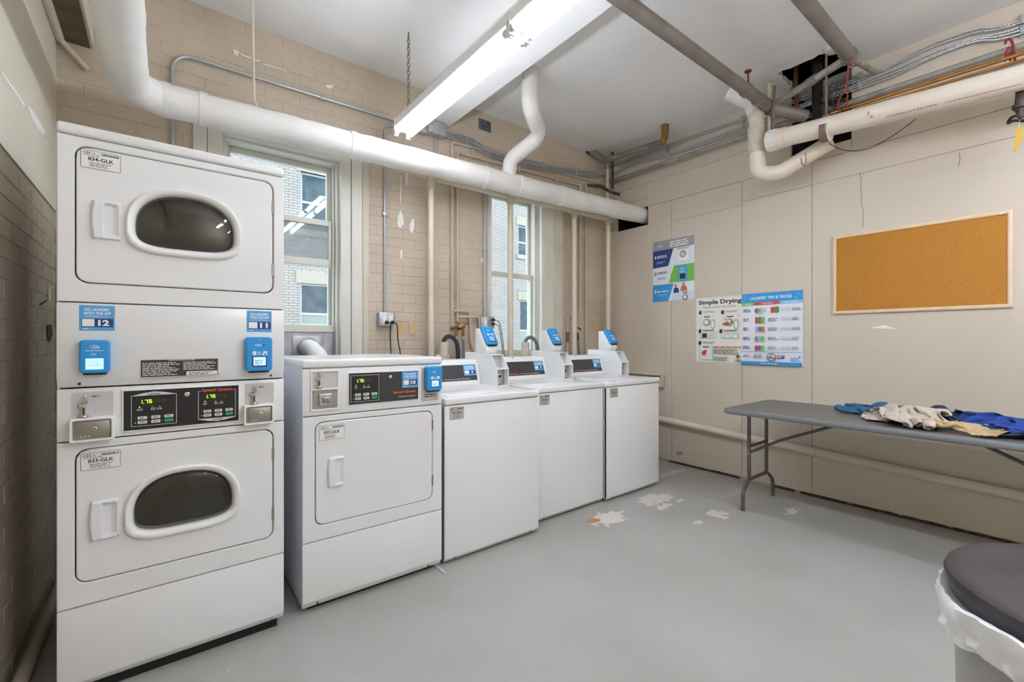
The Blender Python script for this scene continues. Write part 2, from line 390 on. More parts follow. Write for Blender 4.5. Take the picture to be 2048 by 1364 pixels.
# ---------------------------------------------------------------- flat print: layered shapes on a plane
_txt = {}
def text_mesh(body, bold=0.0):
    k = (body, bold)
    if k not in _txt:
        cu = bpy.data.curves.new('lettering', 'FONT'); cu.body = body; cu.size = 1.0; cu.resolution_u = 3; cu.offset = bold; cu.align_x = 'LEFT'
        ob = bpy.data.objects.new('lettering', cu); COL.objects.link(ob)
        dg = bpy.context.evaluated_depsgraph_get(); me = bpy.data.meshes.new_from_object(ob.evaluated_get(dg))
        vs = [(v.co.x, v.co.y) for v in me.vertices]; fs = [tuple(p.vertices) for p in me.polygons]
        bpy.data.objects.remove(ob); bpy.data.curves.remove(cu); bpy.data.meshes.remove(me)
        _txt[k] = (vs, fs)
    return _txt[k]
class Print:
    """a thin sheet: U right, V up, N towards the viewer; every item lies a hair above the one before"""
    def __init__(s, o, u=(1, 0, 0), v=(0, 0, 1), thick=0.0008):
        s.o = Vector(o); s.u = Vector(u).normalized(); s.vv = Vector(v).normalized(); s.n = s.u.cross(s.vv); s.mb = MB(); s.h = thick; s.st = 0.00018
    def P(s, x, y, h): return s.o + s.u * x + s.vv * y + s.n * h
    def slab(s, w, h, m, r=0.0):
        L = rrect(0, w, 0, h, r, 4) if r else [(0, 0), (w, 0), (w, h), (0, h)]
        n = len(L); s.mb.add([s.P(x, y, 0.0) for x, y in L] + [s.P(x, y, s.h) for x, y in L],
                             [tuple(range(n, 2 * n))] + [(i, (i + 1) % n, n + (i + 1) % n, n + i) for i in range(n)], m); return s
    def poly(s, pts, m):
        s.h += s.st; s.mb.add([s.P(x, y, s.h) for x, y in pts], [tuple(range(len(pts)))], m); return s
    def rect(s, x0, y0, x1, y1, m, r=0.0):
        return s.poly(rrect(x0, x1, y0, y1, r, 4) if r else [(x0, y0), (x1, y0), (x1, y1), (x0, y1)], m)
    def disc(s, x, y, r, m, n=20, ry=None):
        return s.poly([(x + r * math.cos(2 * math.pi * k / n), y + (ry or r) * math.sin(2 * math.pi * k / n)) for k in range(n)], m)
    def frame(s, x0, y0, x1, y1, t, m):
        s.h += s.st
        for a in ((x0, y0, x1, y0 + t), (x0, y1 - t, x1, y1), (x0, y0 + t, x0 + t, y1 - t), (x1 - t, y0 + t, x1, y1 - t)):
            s.mb.add([s.P(a[0], a[1], s.h), s.P(a[2], a[1], s.h), s.P(a[2], a[3], s.h), s.P(a[0], a[3], s.h)], [(0, 1, 2, 3)], m)
        return s
    def line(s, pts, t, m):
        s.h += s.st
        for a, b in zip(pts, pts[1:]):
            d = Vector((b[0] - a[0], b[1] - a[1])); d.normalize(); q = Vector((-d.y, d.x)) * (t / 2)
            s.mb.add([s.P(a[0] - q.x, a[1] - q.y, s.h), s.P(b[0] - q.x, b[1] - q.y, s.h), s.P(b[0] + q.x, b[1] + q.y, s.h), s.P(a[0] + q.x, a[1] + q.y, s.h)], [(0, 1, 2, 3)], m)
        return s
    def text(s, body, x, y, w, h, m, bold=0.0, fit=True):
        """lettering fitted in the box w x h with its lower left at x,y"""
        vs, fs = text_mesh(body, bold); x0 = min(v[0] for v in vs); x1 = max(v[0] for v in vs); y0 = min(v[1] for v in vs); y1 = max(v[1] for v in vs)
        s.h += s.st; sy = h / (y1 - y0); sx = w / (x1 - x0)
        s.mb.add([s.P(x + (a - x0) * sx, y + (b - y0) * sy, s.h) for a, b in vs], fs, m); return s
    def lines(s, x0, y0, x1, y1, n, m, fill=0.9, ragged=True):
        """rows of print too small to read in the photograph"""
        s.h += s.st; dy = (y1 - y0) / n; R = random.Random(int((x0 + y1) * 9999) + n)
        for i in range(n):
            ya = y1 - dy * (i + 0.8); yb = ya + dy * 0.5; x = x0; end = x1 - (R.random() * 0.3 * (x1 - x0) if ragged else 0)
            while x < end:
                w = min((0.35 + R.random()) * dy * 2.4, end - x)
                s.mb.add([s.P(x, ya, s.h), s.P(x + w, ya, s.h), s.P(x + w, yb, s.h), s.P(x, yb, s.h)], [(0, 1, 2, 3)], m); x += w + dy * 0.45
        return s
    def build(s, name, parent=None, local=False): return s.mb.build(name, None, parent, local, smooth=False)
def rrect(x0, x1, y0, y1, r, n=6):
    out = []
    for cx, cy, a0 in ((x1 - r, y1 - r, 0), (x0 + r, y1 - r, 90), (x0 + r, y0 + r, 180), (x1 - r, y0 + r, 270)):
        for k in range(n + 1): a = math.radians(a0 + 90 * k / n); out.append((cx + r * math.cos(a), cy + r * math.sin(a)))
    return out
# ================================================================ the room
def slab_with_holes(mb, axis, t0, t1, a0, a1, b0, b1, holes):
    """boxes filling a rectangle (a,b) round rectangular holes; axis = thickness axis"""
    As = sorted({a0, a1, *[h[0] for h in holes], *[h[1] for h in holes]}); Bs = sorted({b0, b1, *[h[2] for h in holes], *[h[3] for h in holes]})
    for i in range(len(As) - 1):
        j = 0
        while j < len(Bs) - 1:
            def solid(j): 
                ca, cb = (As[i] + As[i + 1]) / 2, (Bs[j] + Bs[j + 1]) / 2
                return not any(h[0] < ca < h[1] and h[2] < cb < h[3] for h in holes)
            if not solid(j): j += 1; continue
            k = j
            while k + 1 < len(Bs) - 1 and solid(k + 1): k += 1
            A, B = (As[i], As[i + 1]), (Bs[j], Bs[k + 1])
            if axis == 'Y': mb.box(A[0], A[1], t0, t1, B[0], B[1])
            elif axis == 'X': mb.box(t0, t1, A[0], A[1], B[0], B[1])
            else: mb.box(A[0], A[1], B[0], B[1], t0, t1)
            j = k + 1
    return mb

struct(MB().box(XL - .3, XR + .35, YF - .2, YB + .34, -.12, 0).build('floor', 'floor_paint', smooth=False))
HOLE = (3.60, 4.0, 1.02, 1.46)                                     # broken plaster beside the right wall
ceiling = struct(slab_with_holes(MB(), 'Z', ZC, ZC + .25, XL - .3, XR + .35, YF - .2, YB + .34, [HOLE]).build('ceiling', 'ceiling_paint', smooth=False))
def ceiling_hole():
    n = 40; x0, x1, y0, y1 = HOLE; cx, cy = (x0 + x1) / 2 + .02, (y0 + y1) / 2
    outer, inner, deep = [], [], []
    for k in range(n):
        a = 2 * math.pi * k / n; c, s = math.cos(a), math.sin(a)
        t = min((x1 - cx) / abs(c) if c > 0 else (cx - x0) / max(abs(c), 1e-6), (y1 - cy) / max(abs(s), 1e-6) if s > 0 else (cy - y0) / max(abs(s), 1e-6))
        outer.append(Vector((cx + c * t, cy + s * t, ZC)))
        r = .80 + .13 * noise.noise(Vector((k * .9, 3, 1)))
        if c > .5: r = 1.0
        inner.append(Vector((cx + c * t * r, cy + s * t * r, ZC - .004))); deep.append(Vector((cx + c * t * r, cy + s * t * r, ZC + .03)))
    MB().loft([outer, inner, deep]).build('broken_plaster', 'ceiling_paint', ceiling)
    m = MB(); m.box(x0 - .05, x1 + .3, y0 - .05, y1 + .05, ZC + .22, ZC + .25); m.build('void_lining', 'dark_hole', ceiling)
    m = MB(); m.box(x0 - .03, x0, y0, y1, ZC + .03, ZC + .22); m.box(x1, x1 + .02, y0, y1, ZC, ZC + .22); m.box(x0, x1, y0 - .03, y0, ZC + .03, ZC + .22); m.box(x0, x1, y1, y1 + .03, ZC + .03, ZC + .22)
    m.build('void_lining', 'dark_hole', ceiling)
ceiling_hole()
struct(MB().box(1.655, 1.868, YF, YB, 2.975, ZC).build('ceiling_beam', 'ceiling_paint', smooth=True, bevel=.004, seg=1))
sof = struct(MB().box(XL, -.284, YF, YB, 2.775, ZC).build('ceiling_beam', 'plaster_left', smooth=False))
MB().box(XL + .012, -.296, YF, YB - .002, 2.769, 2.776).build('raw_plaster', 'soffit', sof, smooth=False)
MB().tube([(XL + .02, YF, 2.765), (XL + .02, YB - .03, 2.765)], .02, 10).build('cove_bead', 'plaster_left', sof)
MB().tube([(XL + .02, YB - .03, 2.765), PY(176, 140, YB - .02)], .014, 8).build('cove_bead', 'plaster_left', sof)

# ---- back wall with its bricks
O1 = (.284, 1.012, .90, 2.50); O2 = (2.31, 2.91, 1.05, 2.60)
wall_back = struct(slab_with_holes(MB(), 'Y', YB, YB + .18, XL - .3, XR + .35, 0, ZC, [O1, O2]).build('wall_back', 'brick_paint', smooth=False))
wall_left = struct(MB().box(XL - .3, XL, YF - .2, YB, 0, ZC).build('wall_left', 'brick_paint_left', smooth=False))
wall_front = struct(MB().box(XL, XR, YF - .2, YF, 0, ZC).build('wall_front', 'panel_paint', smooth=False))

BH, BL, JT = .0655, .206, .006
def brick_mesh(w, h, d, v, m):
    R = random.Random(v); c = .0022
    b = MB(); hw, hh = w / 2, h / 2
    j = lambda: R.uniform(-.0006, .0006)
    o = [(-hw, -hh, 0), (hw, -hh, 0), (hw, hh, 0), (-hw, hh, 0)]; f = [(-hw + c + j(), -hh + c + j(), d + j()), (hw - c + j(), -hh + c + j(), d + j()), (hw - c + j(), hh - c + j(), d + j()), (-hw + c + j(), hh - c + j(), d + j())]
    b.add(o + f, [(4, 5, 6, 7), (0, 1, 5, 4), (1, 2, 6, 5), (2, 3, 7, 6), (3, 0, 4, 7)], m); return b
def brick_field(wall, org, U, V, N, au, av, holes, m, keep, limit=300):
    org, U, V, N = Vector(org), Vector(U), Vector(V), Vector(N); cells = []
    row = 0; z = 0.004
    while z + BH < av:
        u = -(BL + JT) * (.5 if row % 2 else 0) + JT / 2
        while u < au:
            a0, a1 = max(u, 0.0), min(u + BL, au)
            segs = [(a0, a1)]
            for h in holes:
                if z < h[3] and z + BH > h[2]:
                    ns = []
                    for (p, q) in segs:
                        if p < h[0] < q or p < h[1] < q or (p >= h[0] and q <= h[1]):
                            if h[0] - p > .02: ns.append((p, min(q, h[0])))
                            if q - h[1] > .02: ns.append((max(p, h[1]), q))
                        else: ns.append((p, q))
                    segs = ns
            for (p, q) in segs:
                if q - p > .03: cells.append((p, q, z))
            u += BL + JT
        z += BH + JT; row += 1
    scored = []
    for (p, q, z) in cells:
        c = org + U * ((p + q) / 2) + V * (z + BH / 2); uu, vv, d = proj(c)
        s = keep(uu, vv, d, c) if d > .3 else 0
        scored.append((s, p, q, z))
    scored.sort(key=lambda t: -t[0]); cache = {}; rest = MB()
    R = Matrix((U, V, N)).transposed().to_4x4()
    for i, (s, p, q, z) in enumerate(scored):
        c = org + U * ((p + q) / 2) + V * (z + BH / 2)
        w = round(q - p, 3); var = random.randrange(4); key = (w, var if abs(w - BL) < .002 else 0)
        if i < limit and s > 0:
            if key not in cache: cache[key] = brick_mesh(w, BH, .0026, var, m).build('brick', m, link=False, smooth=False)
            o = bpy.data.objects.new('brick', cache[key]); COL.objects.link(o)
            o.matrix_world = Matrix.Translation(c + N * random.uniform(-.0007, .0008)) @ R @ Matrix.Rotation(random.uniform(-.004, .004), 4, 'Z')
            o.parent = wall
        else:
            b = brick_mesh(w, BH, .0026, var, m); b_off = len(rest.v)
            rest.add([c + R.to_3x3() @ Vector(v) for v in b.v], b.f, m)
    if rest.v:
        o = rest.build('brick_courses', m, wall, smooth=False); o['kind'] = 'stuff'
def keep_back(u, v, d, c):
    if not (-20 < u < 2070 and -20 < v < 1380): return 0
    if 110 < u < 560 and v > 245 + (u - 113) * .22: return 0
    if u >= 560 and v > 712: return 0
    return 1.0 / d
def keep_left(u, v, d, c):
    if not (-30 < u < 125 and -20 < v < 1380): return 0
    return 1.0 / d
brick_field(wall_back, (XL, YB, 0), (1, 0, 0), (0, 0, 1), (0, -1, 0), XR - XL, ZC,
            [(.147 - XL, 1.211 - XL, .80, 2.62), (2.28 - XL, 3.20 - XL, .95, 2.68)], 'brick_paint', keep_back)
LP = 1.88                                                           # plaster begins above this height on the left wall
brick_field(wall_left, (XL, YB, 0), (0, -1, 0), (0, 0, 1), (1, 0, 0), YB - .9, LP, [], 'brick_paint_left', keep_left)
MB().box(XL, XL + .007, YF, YB, LP, ZC).build('plaster_coat', 'plaster_left', wall_left, smooth=False)

def flake(name, pts, frame, m, parent, t=.0012):
    """a ragged little patch lying on a wall; frame(u,v) gives its point"""
    P = [Vector(frame(u, v)) for u, v in pts]; c = sum(P, Vector()) / len(P); N = (P[1] - P[0]).cross(P[2] - P[0]).normalized()
    if N.dot(Vector((0, 0, HC)) - c) < 0: N = -N
    ring = []
    for a, b in zip(P, P[1:] + P[:1]):
        for k in range(4):
            q = a.lerp(b, k / 4); ring.append(q + (q - c) * .18 * noise.noise(q * 60))
    n = len(ring)
    mb = MB().add([c + N * t] + [q + N * t for q in ring] + [q for q in ring], [(0, 1 + k, 1 + (k + 1) % n) for k in range(n)] + [(1 + k, 1 + n + k, 1 + n + (k + 1) % n, 1 + (k + 1) % n) for k in range(n)], m)
    return mb.build(name, m, parent, smooth=False)
bw = lambda u, v: PY(u, v, YB - .0062); lw = lambda u, v: PX(u, v, XL + .0072); lwb = lambda u, v: PX(u, v, XL + .0045)
for pts in ([(796, 430), (801, 420), (806, 432), (808, 448), (800, 458), (794, 446)], [(823, 440), (827, 437), (829, 450), (826, 468), (820, 462), (819, 450)],
            [(800, 500), (805, 500), (804, 517), (801, 518)], [(812, 345), (815, 350), (814, 372), (811, 366)], [(801, 352), (803, 356), (802, 412), (800, 402)], [(962, 517), (966, 515), (966, 524), (961, 524)]):
    flake('paint_flake', pts, bw, 'flake_white', wall_back)
for pts in ([(795, 645), (808, 643), (808, 668), (796, 670)], [(817, 641), (830, 643), (831, 669), (818, 668)], [(1185, 640), (1193, 640), (1193, 661), (1186, 662)]):
    flake('paint_flake', pts, bw, 'flake_tan', wall_back)
for pts in ([(466, 98), (478, 104), (476, 112), (468, 108)], [(480, 107), (520, 122), (521, 125), (481, 110)], [(526, 126), (572, 141), (573, 143), (527, 129)], [(651, 170), (668, 171), (664, 177), (654, 175)]):
    flake('paint_flake', pts, bw, 'flake_white', wall_back)
for pts in ([(2, 140), (12, 155), (30, 180), (42, 198), (50, 210), (46, 212), (36, 195), (18, 170), (4, 148)], [(55, 212), (66, 222), (80, 245), (90, 262), (88, 270), (76, 258), (62, 235)], [(93, 275), (95, 290), (93, 292)]):
    flake('paint_flake', pts, lw, 'flake_white', wall_left)
for pts in ([(96, 580), (99, 570), (101, 600), (97, 600)], [(94, 652), (103, 650), (105, 668), (99, 685), (94, 672)], [(78, 608), (94, 600), (92, 604), (80, 611)]):
    flake('paint_flake', pts, lwb, 'flake_white' if pts[0][0] > 94 else 'crack', wall_left)

# ---- right wall: plywood panels over a backing, pipe hole in the corner
PH = (2.80, 3.20, 2.425, 2.62)
VH = (1.05, 1.45, 2.70, ZC)                                          # broken-out void behind the pipes
wall_right = struct(slab_with_holes(MB(), 'X', XR + .014, XR + .35, YF - .2, YB, 0, ZC, [PH, VH]).build('wall_right', 'panel_paint', smooth=False))
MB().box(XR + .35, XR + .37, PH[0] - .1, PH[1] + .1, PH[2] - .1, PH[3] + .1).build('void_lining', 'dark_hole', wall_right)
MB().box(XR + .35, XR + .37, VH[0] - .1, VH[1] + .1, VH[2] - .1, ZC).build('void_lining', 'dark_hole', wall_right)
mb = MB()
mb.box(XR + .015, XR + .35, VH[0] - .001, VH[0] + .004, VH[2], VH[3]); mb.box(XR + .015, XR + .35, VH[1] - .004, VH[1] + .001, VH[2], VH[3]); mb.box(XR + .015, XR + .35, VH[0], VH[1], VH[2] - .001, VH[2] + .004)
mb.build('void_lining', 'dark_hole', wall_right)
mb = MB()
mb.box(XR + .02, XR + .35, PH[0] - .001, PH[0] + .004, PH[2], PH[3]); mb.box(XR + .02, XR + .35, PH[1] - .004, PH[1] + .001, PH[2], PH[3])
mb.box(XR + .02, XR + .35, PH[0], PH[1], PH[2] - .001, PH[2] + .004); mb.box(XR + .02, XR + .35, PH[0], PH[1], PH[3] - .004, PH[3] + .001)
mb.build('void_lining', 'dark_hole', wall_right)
def panel(y0, y1, z0, z1, x=0.0, t=.014): return MB().box(XR - x, XR + t, y0, y1, z0, z1).build('wall_panel', 'panel_paint', wall_right, bevel=.0015, seg=1)
g = .0016
seams = [YB, 2.527, 1.305, .085, -1.135, YF]
zt = 2.612
# corner bay has the pipe hole
panel(2.527 + g, PH[0], .02, zt); panel(PH[0] + g, YB, .02, PH[2])
panel(PH[0] + g, YB, PH[3] + g, 2.70)
panel(1.84 + g, 2.527 - g, .02, 2.40); panel(1.305 + g, 1.84 - g, .02, 2.43); panel(1.84 + g, 2.527 - g, 2.40 + g, zt); panel(1.305 + g, 1.84 - g, 2.43 + g, zt)
panel(.085 + g, 1.305 - g, .02, 2.43); panel(.085 + g, 1.305 - g, 2.43 + g, zt)
panel(-1.135 + g, .085 - g, .02, zt); panel(YF, -1.135 - g, .02, zt)
panel(YF, VH[0], zt + g, 2.86, .004); panel(VH[0] + g, VH[1], zt + g, VH[2], .004); panel(VH[1] + g, PH[0], zt + g, 2.86, .004); panel(PH[0] + g, YB, 2.70 + g, 2.86, .004); panel(YF, VH[0], 2.86 + g, ZC); panel(VH[1] + g, YB, 2.86 + g, ZC)
MB().tube([(XR - .012, VH[1], 2.862), (XR - .012, YB - .02, 2.862)], .008, 8).build('trim_bead', 'panel_paint', wall_right)
acc = MB().box(XR - .014, XR, 2.594, YB - .03, .86, 1.345).build('access_panel', 'panel_paint', wall_right, bevel=.0015, seg=1)
rw = lambda u, v: PX(u, v, XR - .0008)
flake('paint_flake', [(1740, 656), (1755, 653), (1768, 650), (1783, 655), (1795, 658), (1768, 657)], rw, 'flake_white', wall_right)
flake('paint_flake', [(1353, 905), (1364, 903), (1366, 908), (1355, 910)], rw, 'ink_grey', wall_right)
for pts in ([(1719, 346), (1723, 362), (1721, 378), (1724, 394)], [(1722, 394), (1724, 412), (1727, 428), (1725, 455)], [(1918, 305), (1920, 318), (1917, 332)]):
    MB().tube(smooth_path([Vector((XR, *p[1:])) for p in [rw(*q) for q in pts]], 3), .0013, 5).build('wall_crack', 'crack', wall_right)
# dark rotted edge along the floor, in ragged runs
for (u0, u1, h) in ((1338, 1420, 5), (1420, 1480, 10), (1545, 1590, 8), (1600, 1700, 6), (1700, 1800, 8), (1800, 1900, 7), (1900, 2048, 6)):
    y0 = PX(u0, 950, XR).y; y1 = PX(u1, 950, XR).y; n = 12; top, bot = [], []
    for k in range(n + 1):
        y = y0 + (y1 - y0) * k / n; hh = h * .0016 * (.55 + .6 * abs(noise.noise(Vector((y * 9, 1, 2))))) * (1 if 0 < k < n else .1)
        top.append(Vector((XR - .0012, y, .012 + hh))); bot.append(Vector((XR - .0012, y, .0)))
    MB().loft([top, bot], close=False).build('rotted_edge', 'panel_dirt', wall_right, smooth=False)

# ---- windows
def plank(name, m, parent, x0, x1, y0, y1, z0, z1, bevel=.003): return MB().box(x0, x1, y0, y1, z0, z1).build(name, m, parent, bevel=bevel, seg=1)
def sash(win, x0, x1, y, z0, z1, st, top, bot, gm, name):
    s = MB(); s.box(x0, x0 + st, y, y + .035, z0, z1); s.box(x1 - st, x1, y, y + .035, z0, z1); s.box(x0 + st, x1 - st, y, y + .035, z1 - top, z1); s.box(x0 + st, x1 - st, y, y + .035, z0, z0 + bot)
    so = s.build(name, 'casing_paint', win, bevel=.003, seg=1)
    MB().box(x0 + st - .004, x1 - st + .004, y + .016, y + .019, z0 + bot - .004, z1 - top + .004).build('pane', gm, so, smooth=False)
    return so
w1 = bpy.data.objects.new('window_1', None); COL.objects.link(w1); w1.location = (.65, YB, O1[2]); struct(w1)
x0, x1, z0, z1 = O1
plank('casing', 'casing_paint', w1, .147, .215, YB - .03, YB + .02, .85, 2.60); plank('casing', 'casing_paint', w1, .218, x0 + .012, YB - .022, YB + .02, .85, 2.56)
plank('casing', 'casing_paint', w1, x1 - .012, 1.072, YB - .022, YB + .02, .85, 2.56); plank('casing', 'casing_paint', w1, 1.075, 1.151, YB - .03, YB + .02, .85, 2.60)
plank('head_casing', 'casing_paint', w1, .218, 1.072, YB - .024, YB + .02, 2.485, 2.56); plank('head_casing', 'casing_paint', w1, .147, 1.151, YB - .034, YB + .02, 2.563, 2.62)
mb = MB(); mb.box(x0, x0 + .03, YB + .02, YB + .172, z0, z1); mb.box(x1 - .03, x1, YB + .02, YB + .172, z0, z1); mb.box(x0 + .03, x1 - .03, YB + .02, YB + .172, z1 - .03, z1); mb.build('jamb', 'casing_paint', w1, bevel=.002, seg=1)
plank('stop_bead', 'casing_paint', w1, x0 + .03, x0 + .045, YB + .055, YB + .075, 1.33, 2.47); plank('stop_bead', 'casing_paint', w1, x1 - .045, x1 - .03, YB + .055, YB + .075, 1.33, 2.47)
sash(w1, x0 + .031, x1 - .031, YB + .125, 2.035, 2.469, .035, .035, .045, 'pane_clear', 'upper_sash')
sash(w1, x0 + .031, x1 - .031, YB + .080, 1.745, 2.075, .035, .04, .05, 'pane_dirty', 'lower_sash')
sash(w1, x0 + .031, x1 - .031, YB + .138, 1.30, 2.03, .02, .02, .02, 'pane_clear', 'storm_sash')
plank('insert_rail', 'casing_paint', w1, x0 + .03, x1 - .03, YB + .06, YB + .175, 1.275, 1.325)
vent = MB().box(x0 + .03, x1 - .03, YB + .075, YB + .085, .9, 1.275).build('vent_sheet', 'galv_sheet', w1, bevel=.001, seg=1)
for xx in (.47, .905): MB().box(xx, xx + .02, YB + .069, YB + .076, .9, 1.27).build('sheet_seam', 'galv_sheet', vent, smooth=False)
plank('plaster_strip', 'reveal_paint', wall_back, 1.152, 1.211, YB - .02, YB + .01, 0.8, 2.62, .01)

w2 = bpy.data.objects.new('window_2', None); COL.objects.link(w2); w2.location = (2.6, YB, O2[2]); struct(w2)
x0, x1, z0, z1 = O2
plank('casing', 'casing_paint', w2, 2.285, x0 + .01, YB - .012, YB + .02, 1.0, 2.66); plank('casing', 'casing_paint', w2, x1 - .01, 2.955, YB - .03, YB + .02, 1.0, 2.66); plank('casing', 'casing_paint', w2, 2.958, 3.065, YB - .022, YB + .02, 1.0, 2.66)
plank('head_casing', 'casing_paint', w2, x0 + .01, x1 - .01, YB - .02, YB + .02, 2.585, 2.66)
mb = MB(); mb.box(x0, x0 + .03, YB + .02, YB + .172, z0, z1); mb.box(x1 - .03, x1, YB + .02, YB + .172, z0, z1); mb.box(x0 + .03, x1 - .03, YB + .02, YB + .172, z1 - .03, z1); mb.box(x0 + .03, x1 - .03, YB + .02, YB + .172, z0, z0 + .03); mb.build('jamb', 'casing_paint', w2, bevel=.002, seg=1)
plank('stop_bead', 'casing_paint', w2, x1 - .05, x1 - .03, YB + .03, YB + .06, 1.08, 2.57)
sash(w2, x0 + .031, x1 - .031, YB + .125, 1.815, 2.569, .028, .03, .04, 'pane_clear', 'upper_sash')
sash(w2, x0 + .031, x1 - .031, YB + .080, 1.08, 1.855, .028, .04, .05, 'pane_clear', 'lower_sash')
plank('plaster_strip', 'reveal_paint', wall_back, 3.066, 3.20, YB - .02, YB + .01, 0.9, 2.68, .01)

# ---- the building across the yard
YE = 13.0
ext = thing('neighbour_building', 'white painted brick building with sash windows seen through both windows', 'building', (6, YE, -.6))
wins = []
def far_window(u0, v0, u1, v1, rail, blind=None):
    a, b = PY(u0, v0, YE), PY(u1, v1, YE); wins.append((a.x, b.x, b.z, a.z)); x0, x1, z0, z1 = a.x, b.x, b.z, a.z
    zr = z0 + (z1 - z0) * rail; t = .05
    m = MB()
    for bx in ((x0, x0 + t, z0, z1), (x1 - t, x1, z0, z1), (x0 + t, x1 - t, z1 - t, z1), (x0 + t, x1 - t, z0, z0 + t), (x0 + t, x1 - t, zr - .03, zr + .03)): m.box(bx[0], bx[1], YE + .08, YE + .13, bx[2], bx[3])
    f = m.build('window_frame', 'ext_frame', ext, smooth=False)
    MB().box(x0 + t, x1 - t, YE + .11, YE + .12, zr, z1 - t).build('pane', 'ext_glass', f, smooth=False)
    MB().box(x0 + t, x1 - t, YE + .10, YE + .11, z0 + t, zr).build('pane', blind or 'ext_glass', f, smooth=False)
    MB().box(x0 - .12, x1 + .12, YE - .04, YE + .06, z1, z1 + .32).build('lintel', 'ext_stone', ext, smooth=False)
    MB().box(x0 - .12, x1 + .12, YE - .07, YE + .08, z0 - .14, z0).build('window_sill', 'ext_stone', ext, smooth=False)
far_window(602, 342, 672, 470, .5)
far_window(601, 566, 672, 652, .28, 'ext_blind')
far_window(1037, 450, 1063, 514, .45)
far_window(1040, 600, 1085, 720, .5, 'ext_blind')
far_window(800, 380, 870, 500, .5); far_window(800, 570, 870, 690, .4)
m = slab_with_holes(MB(), 'Y', YE, YE + .3, -4, 16, -.6, 9, [(w[0], w[1], w[2], w[3]) for w in wins]); m.build('facade_wall', 'ext_mortar', ext, smooth=False)
MB().box(-4, 16, YE + .3, YE + .4, -.6, 9).build('facade_backing', 'ext_mortar', ext, smooth=False)
def facade_bricks():
    mb = MB(); z = -.6; row = 0; d = .012
    while z < 8.9:
        blk = []
        for w in wins:
            if w[3] <= z + .03 < w[3] + .32 or w[2] - .14 <= z + .03 < w[2]: blk.append((w[0] - .12, w[1] + .12))
            elif w[2] <= z + .03 < w[3]: blk.append((w[0], w[1]))
        x = -4 - (.11 if row % 2 else 0)
        while x < 15.8:
            a, b = x, x + .207; x += .215; 
            for q in blk:
                if q[0] < b and q[1] > a:
                    if a < q[0]: b = q[0]
                    else: a = max(a, q[1])
            if b - a < .03: continue
            y = YE - d - .004 * random.random(); y1 = YE + .001
            mb.add([(a, y1, z), (b, y1, z), (b, y1, z + .064), (a, y1, z + .064), (a + .003, y, z + .003), (b - .003, y, z + .003), (b - .003, y, z + .061), (a + .003, y, z + .061)],
                   [(4, 5, 6, 7), (0, 1, 5, 4), (1, 2, 6, 5), (2, 3, 7, 6), (3, 0, 4, 7)])
        z += .072; row += 1
    o = mb.build('brick_courses', 'ext_brick', ext, smooth=False); o['kind'] = 'stuff'
facade_bricks()
struct(MB().box(-9, 21, YB + .4, YE + 1, -.72, -.6).build('ground', 'ext_ground', smooth=False))
# ================================================================ fluorescent lights
def torus_link(mb, c, ax, L=.030, W=.018, r=.0026):
    pts = []
    for k in range(12):
        a = 2 * math.pi * k / 12; s = math.copysign(abs(math.sin(a)) ** .8, math.sin(a)); pts.append(Vector(c) + Vector(ax) * (W / 2 * math.cos(a)) + Vector((0, 0, L / 2 * s)))
    mb.tube(pts, r, 6, closed=True)
def light_unit(x, y0, y1, label, chains, glow='tube_glow'):
    t = thing('fluorescent_light', label, 'light fixture', (x, (y0 + y1) / 2, 2.60))
    z = 2.655
    m = MB(); m.prism([(x - .024, z - .020), (x - .056, z - .004), (x - .056, z + .004), (x - .046, z + .062), (x + .046, z + .062), (x + .056, z + .004), (x + .056, z - .004), (x + .024, z - .020)], y0, y1, 'XZ')
    m.build('housing', 'housing', t, smooth=False)
    for s in (-1, 1):
        xx = x + s * .047
        MB().tube([(xx, y0 + .03, z - .034), (xx, y1 - .03, z - .034)], .0175, 14, caps=True).build('tube', glow, t)
        for yy, dr in ((y0 + .03, -1), (y1 - .03, 1)):
            e = MB(); e.lathe([(.0177, -.004), (.018, .014), (.0155, .02)], (xx, yy - (0 if dr > 0 else 0), z - .034), dirn=(0, dr, 0), n=14); e.build('tube_cap', 'tube_cap', t)
            MB().box(xx - (.018 if s > 0 else .013), xx + (.013 if s > 0 else .018), min(yy + dr * .018, yy + dr * .03), max(yy + dr * .018, yy + dr * .03), z - .060, z + .01).build('lamp_holder', 'white_plastic', t, bevel=.003)
    MB().box(x - .055, x + .055, y1 - .004, y1 + .004, z - .01, z + .062).build('end_plate', 'housing', t, bevel=.001)
    for (cx, cy) in chains:
        m = MB(); zz = z + .075; k = 0
        while zz < ZC - .03:
            torus_link(m, (cx, cy, zz), (1, 0, 0) if k % 2 else (0, 1, 0)); zz += .0255; k += 1
        m.tube([(cx, cy, ZC), (cx, cy, ZC - .03)], .004, 6); m.tube([(cx, cy, z + .06), (cx, cy, z + .08)], .003, 6)
        m.build('chain', 'grey_pipe', t)
    return t
light_unit(1.29, 1.605, 2.86, 'hanging fluorescent tube fixture on a rusty chain, the end near the window wall', [(1.268, 2.71)])
light_unit(1.29, .345, 1.597, 'hanging fluorescent tube fixture continuing the row out of the picture top', [(1.29, .5)])
light_unit(2.6, -1.5, -.25, 'hanging fluorescent tube fixture at the camera end of the room', [(2.6, -.4), (2.6, -1.35)], 'tube_glow_fill')  # out of view, added to brighten the room from the camera side
light_unit(1.29, -1.6, -.345, 'hanging fluorescent tube fixture of the window row, farthest behind the camera', [(1.29, -1.4)], 'tube_glow_fill')  # second added fill fixture, unseen, evens out the room light
